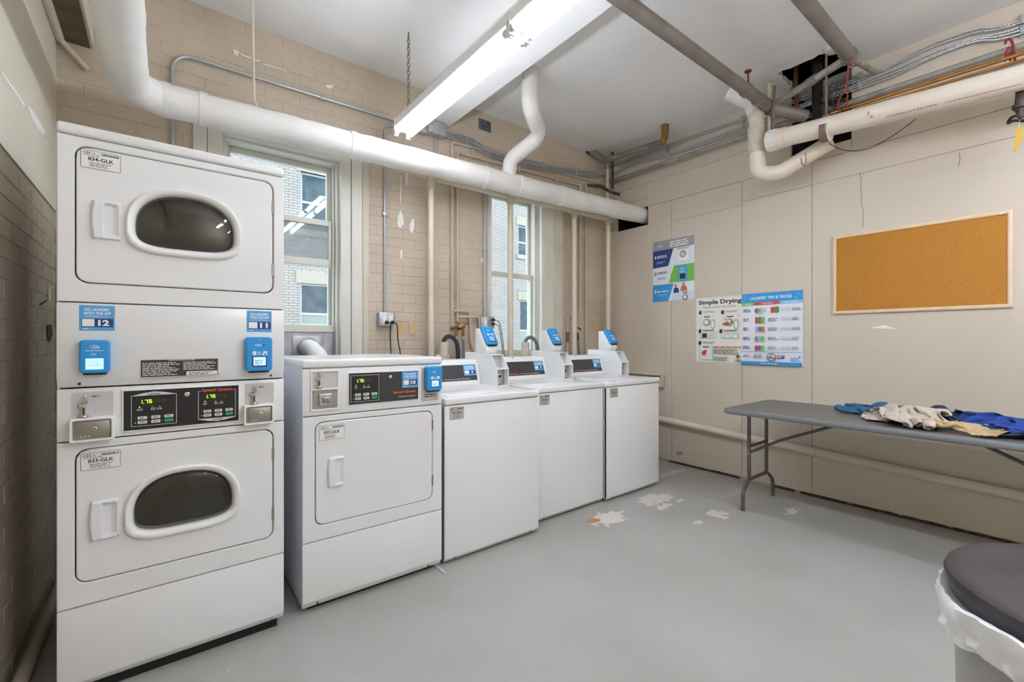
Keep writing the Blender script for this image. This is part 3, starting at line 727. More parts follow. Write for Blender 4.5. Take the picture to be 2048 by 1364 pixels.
# ================================================================ laundry machines (local frame: x right, y into the machine, z up)
def sup(hw, top, bot, p1, p2, n, ox=0.0, oz=0.0):
    L = []
    for k in range(n):
        a = 2 * math.pi * k / n; c, s = math.cos(a), math.sin(a); p = p1 if s >= 0 else p2
        L.append((ox + hw * math.copysign(abs(c) ** (2 / p), c), oz + (top if s >= 0 else bot) * math.copysign(abs(s) ** (2 / p), s)))
    return L
def on_rrect(x0, x1, z0, z1, r, cx, cz, pts):
    """shoot from (cx,cz) through each point to the rounded rectangle"""
    def inside(x, z):
        if not (x0 <= x <= x1 and z0 <= z <= z1): return False
        dx = max(x0 + r - x, x - (x1 - r), 0); dz = max(z0 + r - z, z - (z1 - r), 0)
        return dx * dx + dz * dz <= r * r or dx == 0 or dz == 0
    out = []
    for (px, pz) in pts:
        dx, dz = px - cx, pz - cz; lo, hi = 0.0, 40.0
        for _ in range(40):
            md = (lo + hi) / 2
            if inside(cx + dx * md, cz + dz * md): lo = md
            else: hi = md
        out.append((cx + dx * lo, cz + dz * lo))
    return out
def L3(loop, y): return [Vector((x, y, z)) for x, z in loop]
def ring_panel(parent, name, m, x0, x1, z0, z1, hole, r, y0, y1):
    """flat sheet with a rounded-rectangle hole"""
    h = rrect(hole[0], hole[1], hole[2], hole[3], r, 6); k = 7; cor = [(x1, z1), (x0, z1), (x0, z0), (x1, z0)]
    inner = h; outer = [cor[i // k] for i in range(4 * k)]
    mb = MB(); e = .003
    mb.loft([L3(outer, y1), L3([(x + (e if x == x0 else -e) * 0, z) for x, z in outer], y0 + e), L3([(x + (e if x == x0 else -e), z + (e if z == z0 else -e)) for x, z in outer], y0),
             L3([(x, z) for x, z in rrect(hole[0] - e, hole[1] + e, hole[2] - e, hole[3] + e, r + e, 6)], y0), L3(inner, y0 + e), L3(inner, y1)])
    bm_o = mb.build(name, m, parent, True, smooth=True, angle=40)
    return bm_o
def plate(parent, name, m, x0, x1, z0, z1, y0, y1, bevel=.004, seg=2): return MB().box(x0, x1, y0, y1, z0, z1).build(name, m, parent, True, bevel=bevel, seg=seg)
def lip_panel(parent, name, m, x0, x1, z0, z1, y0=0.0, lip=.03):
    return MB().prism([(y0, z1), (y0 + .03, z1), (y0 + .03, z0), (y0 + .018, z0), (y0, z0 + lip)], x0, x1, 'YZ').build(name, m, parent, True, bevel=.004, seg=2)
def shell(parent, w, d, z0, z1, m='white_side'):
    mb = MB(); t = .006
    mb.box(0, t, .012, d, z0, z1); mb.box(w - t, w, .012, d, z0, z1); mb.box(t, w - t, d - t, d, z0, z1); mb.box(t, w - t, .02, d - t, z0, z0 + t); mb.box(t, w - t, .02, d - t, z1 - t, z1)
    return mb.build('cabinet', m, parent, True, bevel=.002, seg=1)
def handle(parent, x, z, w, h, y=0.0):
    """moulded pull: thick bowed bar on the left, scoop on the right"""
    nx, nz = 22, 26; V = []; mb = MB()
    for j in range(nz + 1):
        for i in range(nx + 1):
            a, b = i / nx, j / nz; xx = a * w - .006 * math.sin(math.pi * b) * (1 - a); zz = b * h
            edge = min(a * w, (1 - a) * w, b * h, (1 - b) * h); rise = .014 * min(1, edge / .006) ** .5
            fx = (a - .42) / .52; fz = (b - .07) / .86; dep = 0
            if 0 < fx < 1 and 0 < fz < 1:
                wall = min(1, fz / .06, (1 - fz) / .06, (1 - fx) / .08); dep = .026 * max(0, 1 - fx * .75) * min(1, wall) * min(1, fx / .04)
            V.append((x + xx, y - rise + dep, z + zz))
    F = [(j * (nx + 1) + i, j * (nx + 1) + i + 1, (j + 1) * (nx + 1) + i + 1, (j + 1) * (nx + 1) + i) for j in range(nz) for i in range(nx)]
    return mb.add(V, F).build('handle', 'handle_plastic', parent, True, angle=50)
def window_door(parent, x0, x1, z0, z1, cx, cz):
    """door sheet pierced by a D-shaped window with bezel and glass"""
    n = 96; D0 = sup(.172, .146, .088, 2.35, 3.6, n, cx, cz)
    out = on_rrect(x0, x1, z0, z1, .032, cx, cz, D0); e = .003
    oin = on_rrect(x0 + e, x1 - e, z0 + e, z1 - e, .030, cx, cz, D0)
    d = MB().loft([L3(out, .02), L3(out, .001 + e), L3(oin, -.001), L3(sup(.158, .136, .078, 2.35, 3.6, n, cx, cz), -.001), L3(sup(.158, .136, .078, 2.35, 3.6, n, cx, cz), .03)]).build('door', 'white_enamel', parent, True, angle=40)
    D = lambda dx, dt, db: sup(.150 + dx, .128 + dt, .068 + db, 2.35, 3.6, n, cx, cz)
    MB().loft([L3(D(.027, .025, .030), -.001), L3(D(.026, .024, .029), -.012), L3(D(.021, .019, .024), -.018), L3(D(.011, .010, .012), -.016), L3(D(.005, .004, .005), -.008), L3(D(0, 0, 0), .004), L3(D(-.003, -.003, -.003), .028)]).build('window_bezel', 'white_plastic', d, True, angle=60)
    mb = MB(); loops = []
    for s, y in ((1.0, .006), (.97, -.002), (.92, -.005), (.8, -.009), (.55, -.013), (.25, -.015)): loops.append(L3([(cx + (px - cx) * s, cz + .02 + (pz - cz - .02) * s) for px, pz in D(0, 0, 0)], y))
    mb.loft(loops, cap1=True).build('door_glass', 'dryer_glass', d, True, angle=60)
    mb = MB(); mb.lathe([(.168, .03), (.225, .06), (.25, .12), (.25, .50)], (cx, 0, cz + .01), dirn=(0, 1, 0), n=40)
    mb.build('drum', 'drum', parent, True)
    b = MB(); b.lathe([(.25, .50), (.12, .502), (.115, .495), (.0001, .495)], (cx, 0, cz + .01), dirn=(0, 1, 0), n=40); b.build('drum_back', 'drum_dark', parent, True)
    for a in (100, 220, 340):
        q = math.radians(a); MB().tube([(cx + .235 * math.cos(q), .10, cz + .235 * math.sin(q)), (cx + .235 * math.cos(q), .49, cz + .235 * math.sin(q))], .03, 8).build('drum_baffle', 'drum', parent, True)
    handle(d, cx - .262, cz - .062, .072, .134, -.001)
    for zz in (z0 + .07, z1 - .13): MB().box(x1 - .004, x1 + .004, -.004, .01, zz, zz + .055).build('hinge', 'stainless', d, True, bevel=.001, seg=1)
    return d
def label(parent, x, z, w, h, code, m='label_white', y=-.0012):
    p = Print((x, y, z)); p.slab(w, h, 'ink', r=.004); p.rect(.0012, .0012, w - .0012, h - .0012, m, r=.003)
    p.text('CSC', w * .05, h * .80, w * .22, h * .12, 'ink', .03); p.disc(w * .33, h * .85, w * .022, 'teal')
    R = random.Random(code)
    xx = w * .52
    while xx < w * .95: q = w * R.choice((.008, .014, .02)); p.rect(xx, h * .80, xx + q, h * .92, 'ink'); p.h -= p.st; xx += q + w * .011
    p.text(code, w * .18, h * .43, w * .64, h * .21, 'ink', .02); p.lines(w * .06, h * .69, w * .6, h * .78, 1, 'ink_grey'); p.lines(w * .22, h * .10, w * .80, h * .37, 3, 'ink_grey')
    return p.build('label_sticker', parent, True)
def app_sticker(parent, o, u, v, w, h, num, name='app_sticker'):
    p = Print(o, u, v); p.slab(w, h, 'blue_light', r=.003)
    p.text('DO LAUNDRY', w * .15, h * .78, w * .70, h * .11, 'ink_white', .03); p.text('WITH THE APP', w * .11, h * .63, w * .78, h * .11, 'ink_white', .03)
    p.text('GetPayMobile.com', w * .17, h * .52, w * .66, h * .075, 'ink_white')
    p.rect(w * .06, h * .14, w * .95, h * .48, 'navy'); p.rect(w * .08, h * .17, w * .42, h * .46, 'ink_white')
    nw = .16 * len(num); p.text(num, w * (.69 - nw / 2 * 1.05), h * .19, w * nw, h * .24, 'ink_white', .045); p.lines(w * .1, h * .05, w * .36, h * .11, 1, 'ink_white')
    return p.build(name, parent, True)
def reader(parent, org, X, Z, w, h, t, style, dim=False):
    """blue card reader: org = lower left of its back, X right, Z up along its face"""
    org, X, Z = Vector(org), Vector(X).normalized(), Vector(Z).normalized(); N = X.cross(Z)
    fr = lambda L, d: [org + X * a + Z * b + N * d for a, b in L]
    r = .012
    L0 = rrect(0, w, 0, h, r, 5); L1 = rrect(.004, w - .004, .004, h - .004, r, 5)
    body = MB().loft([fr(L0, 0), fr(L0, t - .006), fr(rrect(.0015, w - .0015, .0015, h - .0015, r, 5), t - .002), fr(L1, t)], cap0=True, cap1=True).build('card_reader', 'blue_reader', parent, True, angle=50)
    p = Print(org + N * t + X * .005 + Z * .005, X, Z, thick=.0003); w -= .01; h -= .01; p.slab(w, h, 'blue_reader', r=.008); sx0, sx1 = (.17, .84) if style == 12 else (.20, .80)
    if style == 12:
        p.rect(w * .06, h * .40, w * .94, h * .41, 'blue'); p.disc(w * .5, h * .82, w * .17, 'ink_white', ry=h * .07); p.disc(w * .5, h * .82, w * .155, 'blue_reader', ry=h * .062)
        for k in range(3): p.rect(w * (.43 + k * .045), h * (.79 - .005 * k), w * (.45 + k * .045), h * (.85 + .005 * k), 'ink_white'); p.h -= p.st
        p.poly([(w * .58, h * .84), (w * .70, h * .78), (w * .66, h * .77), (w * .56, h * .81)], 'ink_white')
        p.lines(w * .16, h * .68, w * .86, h * .72, 1, 'ink_white', ragged=False); p.text('CSC', w * .36, h * .555, w * .22, h * .045, 'ink_white', .03); p.disc(w * .62, h * .58, w * .022, 'ink')
        sc = p.h; p.rect(w * sx0, h * .08, w * sx1, h * .44, 'screen')
        for k, s in enumerate(('SELECT CYCLE', 'AND THEN', 'MAKE PAYMENT')): q = .56 if k != 1 else .38; p.text(s, w * (.5 - q / 2), h * (.32 - .065 * k), w * q, h * .04, 'screen_ink')
    else:
        p.text('CSC', w * .32, h * .755, w * .28, h * .06, 'ink_white', .03); p.disc(w * .68, h * .785, w * .03, 'ink')
        p.rect(w * .22, h * .47, w * .38, h * .59, 'ink_white'); p.lines(w * .44, h * .47, w * .58, h * .59, 3, 'ink_white'); p.rect(w * .62, h * .47, w * .72, h * .52, 'ink_white'); p.rect(w * .66, h * .53, w * .84, h * .59, 'ink_white'); p.rect(w * .76, h * .47, w * .84, h * .51, 'ink_white')
        p.rect(w * .20, h * .10, w * .82, h * .43, 'navy', r=.003); p.rect(w * .255, h * .145, w * .77, h * .405, 'screen_dim' if dim else 'screen')
        p.lines(w * .30, h * .17, w * .72, h * .33, 3, 'screen_ink'); p.rect(w * .47, h * .95, w * .55, h * .965, 'ink_white')
    p.build('reader_face', body, True); w += .01; h += .01
    a, b = rrect(w * .12, w * .88, -.006, .004, .002, 2), t * .75
    MB().loft([fr(a, t * .1), fr(a, b)], cap0=True, cap1=True).build('reader_foot', 'toe_dark', body, True)
    return body
def coin_slide(parent, x, z, s=1.0, y=0.0):
    m = MB()
    m.tube([(x + .002 * s, y - .010, z + .074 * s), (x + .006 * s, y - .012, z + .050 * s), (x - .004 * s, y - .012, z + .040 * s)], .0042 * s, 8)
    m.lathe([(.0085 * s, 0), (.009 * s, .008), (.005 * s, .012)], (x - .008 * s, y, z + .042 * s), dirn=(0, -1, 0), n=14)
    m.box(x - .006 * s, x + .003 * s, y - .014, y, z + .008 * s, z + .036 * s)
    m.lathe([(.015 * s, 0), (.014 * s, .005), (.006 * s, .008)], (x - .001 * s, y - .008, z + .003 * s), dirn=(0, 0, 1), n=16)
    o = m.build('coin_slide', 'chrome', parent, True)
    MB().box(x - .004 * s, x + .001 * s, y - .0155, y - .010, z + .012 * s, z + .034 * s).build('coin_slot', 'ink', o, True, smooth=False)
    return o
def coin_vault(parent, x, z, w, h, d):
    """white frame standing proud with a stainless cash box front inside"""
    t = .007; L = lambda g, y: L3(rrect(x + g, x + w - g, z + g, z + h - g, .006, 4), y)
    f = MB().loft([L(0, .004), L(0, -d + .003), L(.002, -d), L(t, -d), L(t + .001, -d + .012), L(t + .001, .004)]).build('coin_vault', 'white_plastic', parent, True, angle=40)
    MB().box(x + t, x + w - t, -d + .010, -d + .02, z + t, z + h - t).build('vault_door', 'stainless', f, True, bevel=.002)
    MB().box(x + t + .009, x + w - t - .004, -d + .006, -d + .012, z + t + .008, z + h - t - .004).build('vault_face', 'stainless', f, True, bevel=.002)
    cx, cz = x + w * .56, z + h * .54
    MB().lathe([(.0062, 0), (.0062, .004), (.0045, .005)], (cx, -d + .006, cz), dirn=(0, -1, 0), n=16).build('lock', 'chrome', f, True)
    MB().box(cx - .0012, cx + .0012, -d - .0004, -d + .002, cz - .0035, cz + .0035).build('keyhole', 'ink', f, True, smooth=False)
    p = Print((x + w * .22, -d + .0058, z + h * .18), thick=.0001)
    for k in range(3): p.disc(w * (.035 + .09 * k), h * .05, w * .03, 'key_white', n=12); p.disc(w * (.035 + .09 * k), h * .05, w * .02, 'stainless', n=12)
    p.build('maker_mark', f, True)
    return f
def pad(p, x, z, w, h, upper):
    """one keypad block: display, lamps and six keys"""
    p.frame(x, z, x + w, z + h, w * .012, 'key_white')
    bars = []
    SEG = {'1': 'bc', '7': 'abc', '5': 'afgcd', '8': 'abcdefg'}
    def digit(ch, dx, m):
        a, b, s = w * .065, h * .115, w * .014; X = x + w * dx; Z = z + h * .735
        S = {'a': (0, b - s, a, b), 'd': (0, 0, a, s), 'g': (0, b / 2 - s / 2, a, b / 2 + s / 2), 'b': (a - s, b / 2, a, b), 'c': (a - s, 0, a, b / 2), 'f': (0, b / 2, s, b), 'e': (0, 0, s, b / 2)}
        for k in SEG[ch]: q = S[k]; p.rect(X + q[0], Z + q[1], X + q[2], Z + q[3], m); p.h -= p.st
    
    for k, ch in enumerate('175'): digit(ch, (.175, .29, .38)[k], 'led_green')
    p.rect(x + w * .256, z + h * .735, x + w * .272, z + h * .75, 'led_green')
    for k in range(3): digit('8', .48 + .1 * k, 'led_off')
    p.disc(x + w * .18, z + h * .62, w * .016, 'led_green', n=10)
    for dx in (.13, .42, .56): p.lines(x + w * dx, z + h * .50, x + w * (dx + .12), z + h * .58, 2, 'key_white')
    p.rect(x + w * .44, z + h * .59, x + w * .47, z + h * .64, 'ink_grey'); p.rect(x + w * .60, z + h * .59, x + w * .63, z + h * .64, 'ink_grey')
    for r in range(2):
        for c in range(3):
            gx, gz = x + w * (.14 + c * .29), z + h * (.22 - r * .14)
            p.rect(gx, gz, gx + w * .20, gz + h * .10, 'key_green' if (r, c) == (1, 2) else 'key_white', r=w * .012)
            if (r, c) != (1, 2): p.lines(gx + w * .04, gz + h * .02, gx + w * .17, gz + h * .085, 2, 'ink')
            p.disc(gx - w * .05, gz + h * .05, w * .010, 'led_green' if (r, c) == (1, 0) else 'ink_grey', n=8)

# ---------------------------------------------------------------- stacked dryer
def stacked_dryer():
    W, D = .682, .70
    t = thing('stacked_dryer', 'tall white stacked double dryer with two oval door windows against the left wall', 'dryer', (-.272, 2.09, 0))
    MB().box(.03, W - .02, .035, D - .02, 0, .05).build('base', 'toe_dark', t, True, smooth=False)
    shell(t, W, D, .045, 1.94)
    lip_panel(t, 'lower_panel', 'white_enamel', 0, W, .040, .3155, 0, .025)
    ring_panel(t, 'front_panel', 'white_enamel', 0, W, .3195, .876, (.043, .643, .394, .850), .036, 0, .02)
    window_door(t, .0465, .6395, .3975, .8465, .345, .595)
    f = plate(t, 'control_fascia', 'white_enamel', 0, W, .880, 1.0555, 0, .02)
    lip_panel(t, 'middle_panel', 'white_enamel', 0, W, 1.0595, 1.3455, -.006, .035)
    ring_panel(t, 'front_panel', 'white_enamel', 0, W, 1.3495, 1.907, (.043, .643, 1.413, 1.880), .036, 0, .02)
    window_door(t, .0465, .6395, 1.4165, 1.8765, .350, 1.628)
    plate(t, 'top_cap', 'white_enamel', -.001, W + .001, 1.911, 1.948, -.004, D, .010, 3)
    for xx in (.055, W - .05):
        MB().lathe([(.0045, 0), (.0045, .002)], (xx, -.001, 1.072), dirn=(0, -1, 0), n=10).build('screw', 'ink', t, True)
    MB().lathe([(.0045, 0), (.004, .003)], (W - .045, .008, .054), dirn=(0, -1, 0), n=10).build('screw', 'stainless', t, True)
    label(t, .058, .776, .102, .058, '833-GLK', y=-.0012); label(t, .058, 1.806, .102, .061, '834-GLK', y=-.0012)
    app_sticker(t, (.055, -.0062, 1.252), (1, 0, 0), (0, 0, 1), .090, .086, '12'); app_sticker(t, (.544, -.0062, 1.253), (1, 0, 0), (0, 0, 1), .090, .086, '11')
    reader(t, (.057, -.006, 1.108), (1, 0, 0), (0, 0, 1), .077, .112, .030, 12); reader(t, (.537, -.006, 1.094), (1, 0, 0), (0, 0, 1), .095, .138, .030, 11)
    p = Print((.212, -.0061, 1.083)); w, h = .237, .067; p.slab(w, h, 'label_silver'); p.rect(.003, .003, w - .003, h - .003, 'label_brown')
    p.text('OPERATING INSTRUCTIONS', w * .34, h * .89, w * .34, h * .07, 'ink_white'); p.lines(w * .03, h * .10, w * .49, h * .84, 8, 'key_white'); p.lines(w * .53, h * .36, w * .97, h * .84, 6, 'key_white')
    p.rect(w * .57, h * .06, w * .98, h * .28, 'label_white'); p.lines(w * .60, h * .08, w * .96, h * .25, 2, 'ink')
    p.build('instruction_label', t, True)
    for x in (.036, .539):
        r = Print((x, -.0005, .955)); r.slab(.104, .088, 'recess_grey', r=.006); r.disc(.058, .072, .014, 'ink_grey', ry=.006); r.disc(.058, .072, .0132, 'recess_grey', ry=.0053); r.lines(.05, .069, .068, .076, 1, 'ink')
        pl = r.build('coin_plate', t, True); coin_slide(t, x + .032, .958, 1.0, -.001)
        coin_vault(t, x - .003 if x < .3 else x - .008, .878, .112 if x < .3 else .108, .080, .034)
    plate(t, 'control_frame', 'white_plastic', .163, .521, .894, 1.0445, -.006, .002, .003)
    p = Print((.168, -.006, .899)); w, h = .348, .1405; p.slab(w, h, 'black_panel')
    pad(p, .020, .012, .130, .110, True); pad(p, .215, .018, .122, .108, False)
    p.poly([(.020, .122), (.150, .122), (.115, .131), (.085, .135), (.055, .131)], 'key_white'); p.text('UPPER', .066, .1225, .038, .006, 'ink', .02)
    p.poly([(.215, .018), (.337, .018), (.30, .010), (.276, .007), (.25, .010)], 'key_white'); p.text('LOWER', .258, .0105, .036, .006, 'ink', .02)
    p.rect(.225, .120, .327, .134, 'black_panel'); p.text('Speed Queen', .227, .1205, .098, .0135, 'logo_red', .03)
    p.build('control_panel', t, True)
    MB().lathe([(.009, 0), (.0085, .005), (.005, .006)], (.349, -.0075, 1.016), dirn=(0, -1, 0), n=18).build('service_lock', 'chrome', t, True)
    return t
stacked_dryer()

# ---------------------------------------------------------------- single front-control dryer
def single_dryer():
    W, D = .690, .70
    ox, oy = .490, 2.122
    t = thing('dryer', 'white single dryer with front control panel between stacked dryer and washers', 'dryer', (ox, oy, 0), math.radians(-.7))
    MB().box(.03, W - .03, .045, D - .02, 0, .04).build('base', 'toe_dark', t, True, smooth=False)
    shell(t, W, D, .03, 1.10)
    lip_panel(t, 'lower_panel', 'white_enamel', 0, W, .022, .3135, 0, .03)
    ring_panel(t, 'front_panel', 'white_enamel', 0, W, .3175, .876, (.052, .637, .383, .850), .036, 0, .02)
    n = 96; L = sup(.2, .15, .15, 2, 2, n, .345, .616); out = on_rrect(.0555, .6335, .3865, .8465, .032, .345, .616, L); oin = on_rrect(.0585, .6305, .3895, .8435, .030, .345, .616, L)
    d = MB().loft([L3(out, .02), L3(out, .002), L3(oin, -.001)], cap1=True).build('door', 'white_enamel', t, True, angle=40)
    handle(d, .108, .548, .070, .136, -.001)
    for zz in (.455, .745): MB().box(.630, .639, -.004, .01, zz, zz + .055).build('hinge', 'stainless', d, True, bevel=.001, seg=1)
    plate(t, 'control_fascia', 'white_enamel', 0, W, .880, 1.0915, 0, .02)
    plate(t, 'top_panel', 'white_enamel', -.002, W + .002, 1.094, 1.130, -.006, D, .010, 3)
    plate(t, 'top_rim', 'white_enamel', .03, W - .03, 1.129, 1.1315, .03, D - .05, .001, 1)
    for xx in (.065, W - .075): MB().lathe([(.0045, 0), (.004, .003)], (xx, .008, .035), dirn=(0, -1, 0), n=10).build('screw', 'ink', t, True)
    label(t, .070, .765, .110, .066, '832-GLK', y=-.0012)
    # coin recess: a frame with the slide above and the lock plate below
    x, z, w, h = .033, .902, .122, .180; LL = lambda g, y: L3(rrect(x + g, x + w - g, z + g, z + h - g, .004, 3), y)
    f = MB().loft([LL(0, .002), LL(0, -.005), LL(.003, -.007), LL(.006, -.005), LL(.007, -.0005)]).build('coin_recess', 'white_plastic', t, True, angle=40)
    MB().box(x + .006, x + w - .006, -.001, .002, z + .098, z + h - .006).build('recess_plate', 'recess_grey', f, True, smooth=False)
    MB().box(x + .006, x + w - .006, -.001, .002, z + .006, z + .092).build('lock_plate', 'stainless', f, True, smooth=False)
    MB().box(x + .005, x + w - .005, -.010, 0, z + .092, z + .099).build('recess_shelf', 'white_plastic', f, True, bevel=.002)
    for (a, b, c) in ((.028, .012, .006), (.033, .016, .011)): 
        MB().box(x + .062 - a, x + .062 + a, -b, -.001, z + .048 - a, z + .048 + a).build('lock_bezel', 'galv' if a == .028 else 'stainless', f, True, bevel=.006, seg=3) if a == .028 else MB().box(x + .048, x + .082, -.020, -.001, z + .034, z + .062).build('lock_block', 'stainless', f, True, bevel=.006, seg=3)
    MB().lathe([(.008, 0), (.008, .003)], (x + .066, -.020, z + .048), dirn=(0, -1, 0), n=16).build('lock', 'chrome', f, True)
    MB().box(x + .0648, x + .0672, -.0236, -.022, z + .043, z + .053).build('keyhole', 'ink', f, True, smooth=False)
    for sx in (.014, .106):
        for sz in (.014, .084): MB().lathe([(.005, 0), (.004, .003)], (x + sx + .001, -.001, z + sz), dirn=(0, -1, 0), n=10).build('screw', 'chrome', f, True)
    coin_slide(t, x + .036, z + .104, .95, -.001)
    plate(t, 'control_frame', 'white_plastic', .196, .556, .912, 1.068, -.004, .002, .003)
    p = Print((.201, -.004, .917)); w, h = .350, .146; p.slab(w, h, 'black_panel'); p.rect(.150, 0, w, h, 'console_black')
    pad(p, .008, .010, .136, .126, True)
    p.text('Speed Queen', .214, .033, .120, .017, 'logo_orange', .03); p.text('Commercial Dryer', .240, .014, .093, .011, 'key_white')
    p.build('control_panel', t, True)
    app_sticker(t, (.201 + .262, -.0062, .917 + .062), (1, 0, 0), (0, 0, 1), .086, .082, '10')
    MB().lathe([(.009, 0), (.0085, .005), (.005, .006)], (.401, -.006, 1.038), dirn=(0, -1, 0), n=18).build('service_lock', 'chrome', t, True)
    pb = plate(t, 'reader_plate', 'label_silver', .572, .668, .904, 1.076, -.004, .002, .001, 1)
    q = Print((.578, -.004, .910)); q.slab(.084, .036, 'label_silver'); q.lines(.008, .010, .076, .030, 2, 'ink', ragged=False); q.build('plate_label', t, True)
    reader(t, (.586, -.003, .957), (1, 0, 0), (0, 0, 1), .088, .126, .034, 10)
    MB().box(W - .02, W - .012, -.06, .05, .0, .008).build('floor_shim', 'white_side', t, True, smooth=False)
    return t
single_dryer()

# ---------------------------------------------------------------- top-load washers
def washer(x0, y0, W, code, num, lab, rz=0.0):
    D = .71
    t = thing('washer', lab, 'washer', (x0, y0, 0), rz, 'top-load washers in a row')
    MB().box(.03, W - .03, .05, D - .02, 0, .03).build('base', 'toe_dark', t, True, smooth=False)
    shell(t, W, D, .02, .885)
    lip_panel(t, 'front_panel', 'white_enamel', 0, W, .014, .862, 0, .022)
    plate(t, 'top_panel', 'white_enamel', -.003, W + .003, .866, .906, -.008, D, .010, 3)
    lid = plate(t, 'lid', 'white_enamel', .035, W - .115, .905, .913, .03, .47, .005, 2)
    MB().box(.05, W - .13, .15, .40, .9125, .9140).build('lid_panel', 'white_enamel', lid, True, bevel=.0012, seg=1)
    cw = W - .104
    con = MB().prism([(.500, .906), (.500, .925), (.545, 1.072), (.558, 1.082), (D, 1.082), (D, .906)], .004, cw, 'YZ').build('console', 'white_plastic', t, True, bevel=.006, seg=2)
    v = Vector((0, .045, .147)).normalized(); n = Vector((1, 0, 0)).cross(v)
    org = Vector((.035, .500, .925)) + v * .016 + n * .0008; w, h = cw - .058, .112
    p = Print(org, (1, 0, 0), v); p.slab(w, h, 'console_black'); p.text('Speed Queen', w * .06, h * .055, w * .40, h * .13, 'logo_orange', .03); p.text('Commercial Washer', w * .49, h * .075, w * .40, h * .09, 'key_white')
    p.build('console_panel', t, True)
    app_sticker(t, org + Vector((w - .104, 0, 0)) + v * .034 + n * .0022, (1, 0, 0), v, .100, .075, num)
    MB().lathe([(.005, 0), (.004, .003)], (cw * .42, .552, 1.079), dirn=(0, -.5, .6), n=10).build('screw', 'ink', t, True)
    # coin meter case on the right
    a, b = cw + .002, W - .002; prof = [(.305, .906), (.305, 1.022), (.368, 1.118), (.705, 1.130), (.705, .906)]
    m = MB(); th = .004
    m.prism(prof, a, a + th, 'YZ'); m.prism(prof, b - th, b, 'YZ'); m.box(a + th, b - th, .70, .705, .906, 1.13)
    m.prism([(.368, 1.114), (.368, 1.118), (.70, 1.130), (.70, 1.126)], a + th, b - th, 'YZ'); m.box(a + th, b - th, .308, .70, .906, .911)
    cs = m.build('meter_case', 'white_case', t, True, bevel=.001, seg=1)
    MB().box(a + th, b - th, .306, .40, 1.020, 1.026).build('meter_shelf', 'white_case', cs, True, smooth=False)
    MB().box(a + th, b - th, .400, .404, .911, 1.116).build('meter_back', 'recess_grey', cs, True, smooth=False)
    MB().box(a + th + .006, b - th - .012, .352, .40, .918, 1.018).build('vault_door', 'galv', cs, True, bevel=.003)
    cx = (a + b) / 2 - .002
    MB().lathe([(.017, 0), (.016, .010), (.011, .012)], (cx, .352, .972), dirn=(0, -1, 0), n=18).build('lock', 'chrome', cs, True)
    MB().lathe([(.010, 0), (.010, .002)], (cx, .3405, .972), dirn=(0, -1, 0), n=14).build('keyhole', 'ink', cs, True)
    coin_slide(cs, a + .026, 1.030, .9, .398)
    # pedestal with its card reader leaning back
    pa, pb = a + .004, b - .004
    m = MB().prism([(.455, 1.1215), (.430, 1.150), (.432, 1.168), (.520, 1.302), (.575, 1.302), (.575, 1.125)], pa, pb, 'YZ'); m.build('reader_pedestal', 'white_case', t, True, bevel=.004, seg=2)
    v2 = Vector((0, .088, .134)).normalized(); n2 = Vector((1, 0, 0)).cross(v2)
    reader(t, Vector((pa - .001, .432, 1.168)) + v2 * .012 + n2 * .001, (1, 0, 0), v2, pb - pa + .002, .150, .026, 9, dim=True)
    for xx in (.065, W - .06): MB().lathe([(.004, 0), (.004, .003)], (xx, .008, .026), dirn=(0, -1, 0), n=10).build('screw', 'ink', t, True)
    label(t, .030, .786, .088, .066, code, 'label_silver')
    return t
washer(1.203, 2.120, .674, '831-GLK', '9', 'white top-load washer numbered 9, next to the single dryer')
washer(1.945, 2.222, .664, '830-GLK', '8', 'white top-load washer numbered 8, middle of the three washers')
washer(2.632, 2.197, .658, '829-GLK', '7', 'white top-load washer numbered 7, last in the row nearest the posters')
# ================================================================ pipes and wiring on the window wall
def solo(mb, name, m, label, cat, group=None, **k): return tag(mb.build(name, m, **k), label, cat, group)

# ---- big lagged pipe
def lagged_pipe():
    A, B = Vector((-.13, 2.96, 2.472)), Vector((4.12, 2.90, 2.548)); r = .083
    t = thing('insulated_pipe', 'thick white insulated pipe running along the window wall under the ceiling', 'pipe', (1.9, 2.93, 2.4))
    MB().tube([Vector((-.135, YF + .02, 2.52)), A, B], r, 28, bend=.16, lump=.006, step=.05).build('main_run', 'insulation', t)
    for k, x in enumerate((.02, .18, .98, 2.02, 2.36, 2.86, 3.62)):
        p = A.lerp(B, (x - A.x) / (B.x - A.x)); d = (B - A).normalized()
        MB().tube([p - d * .02, p - d * .012, p + d * .012, p + d * .02], r + .004, 28, lump=.003).build('lagging_band', 'insulation', t)
    P = [Vector((2.15, 2.53, ZC)), Vector((2.15, 2.53, 2.95)), Vector((2.40, 2.69, 2.87)), Vector((2.26, 2.90, 2.70)), Vector((2.25, 2.925, 2.52))]
    MB().tube(P, .060, 22, bend=.09, lump=.006, step=.04).build('branch', 'insulation', t)
    for x, top in ((.42, ZC),):
        p = A.lerp(B, (x - A.x) / (B.x - A.x))
        MB().tube([(p.x - .01, p.y - .02, top), (p.x, p.y - .02, p.z + r + .03), (p.x + .02, p.y - .01, p.z + r - .01)], .007, 8, bend=.02).build('hanger_rod', 'beige_pipe', t)
    return t
lagged_pipe()

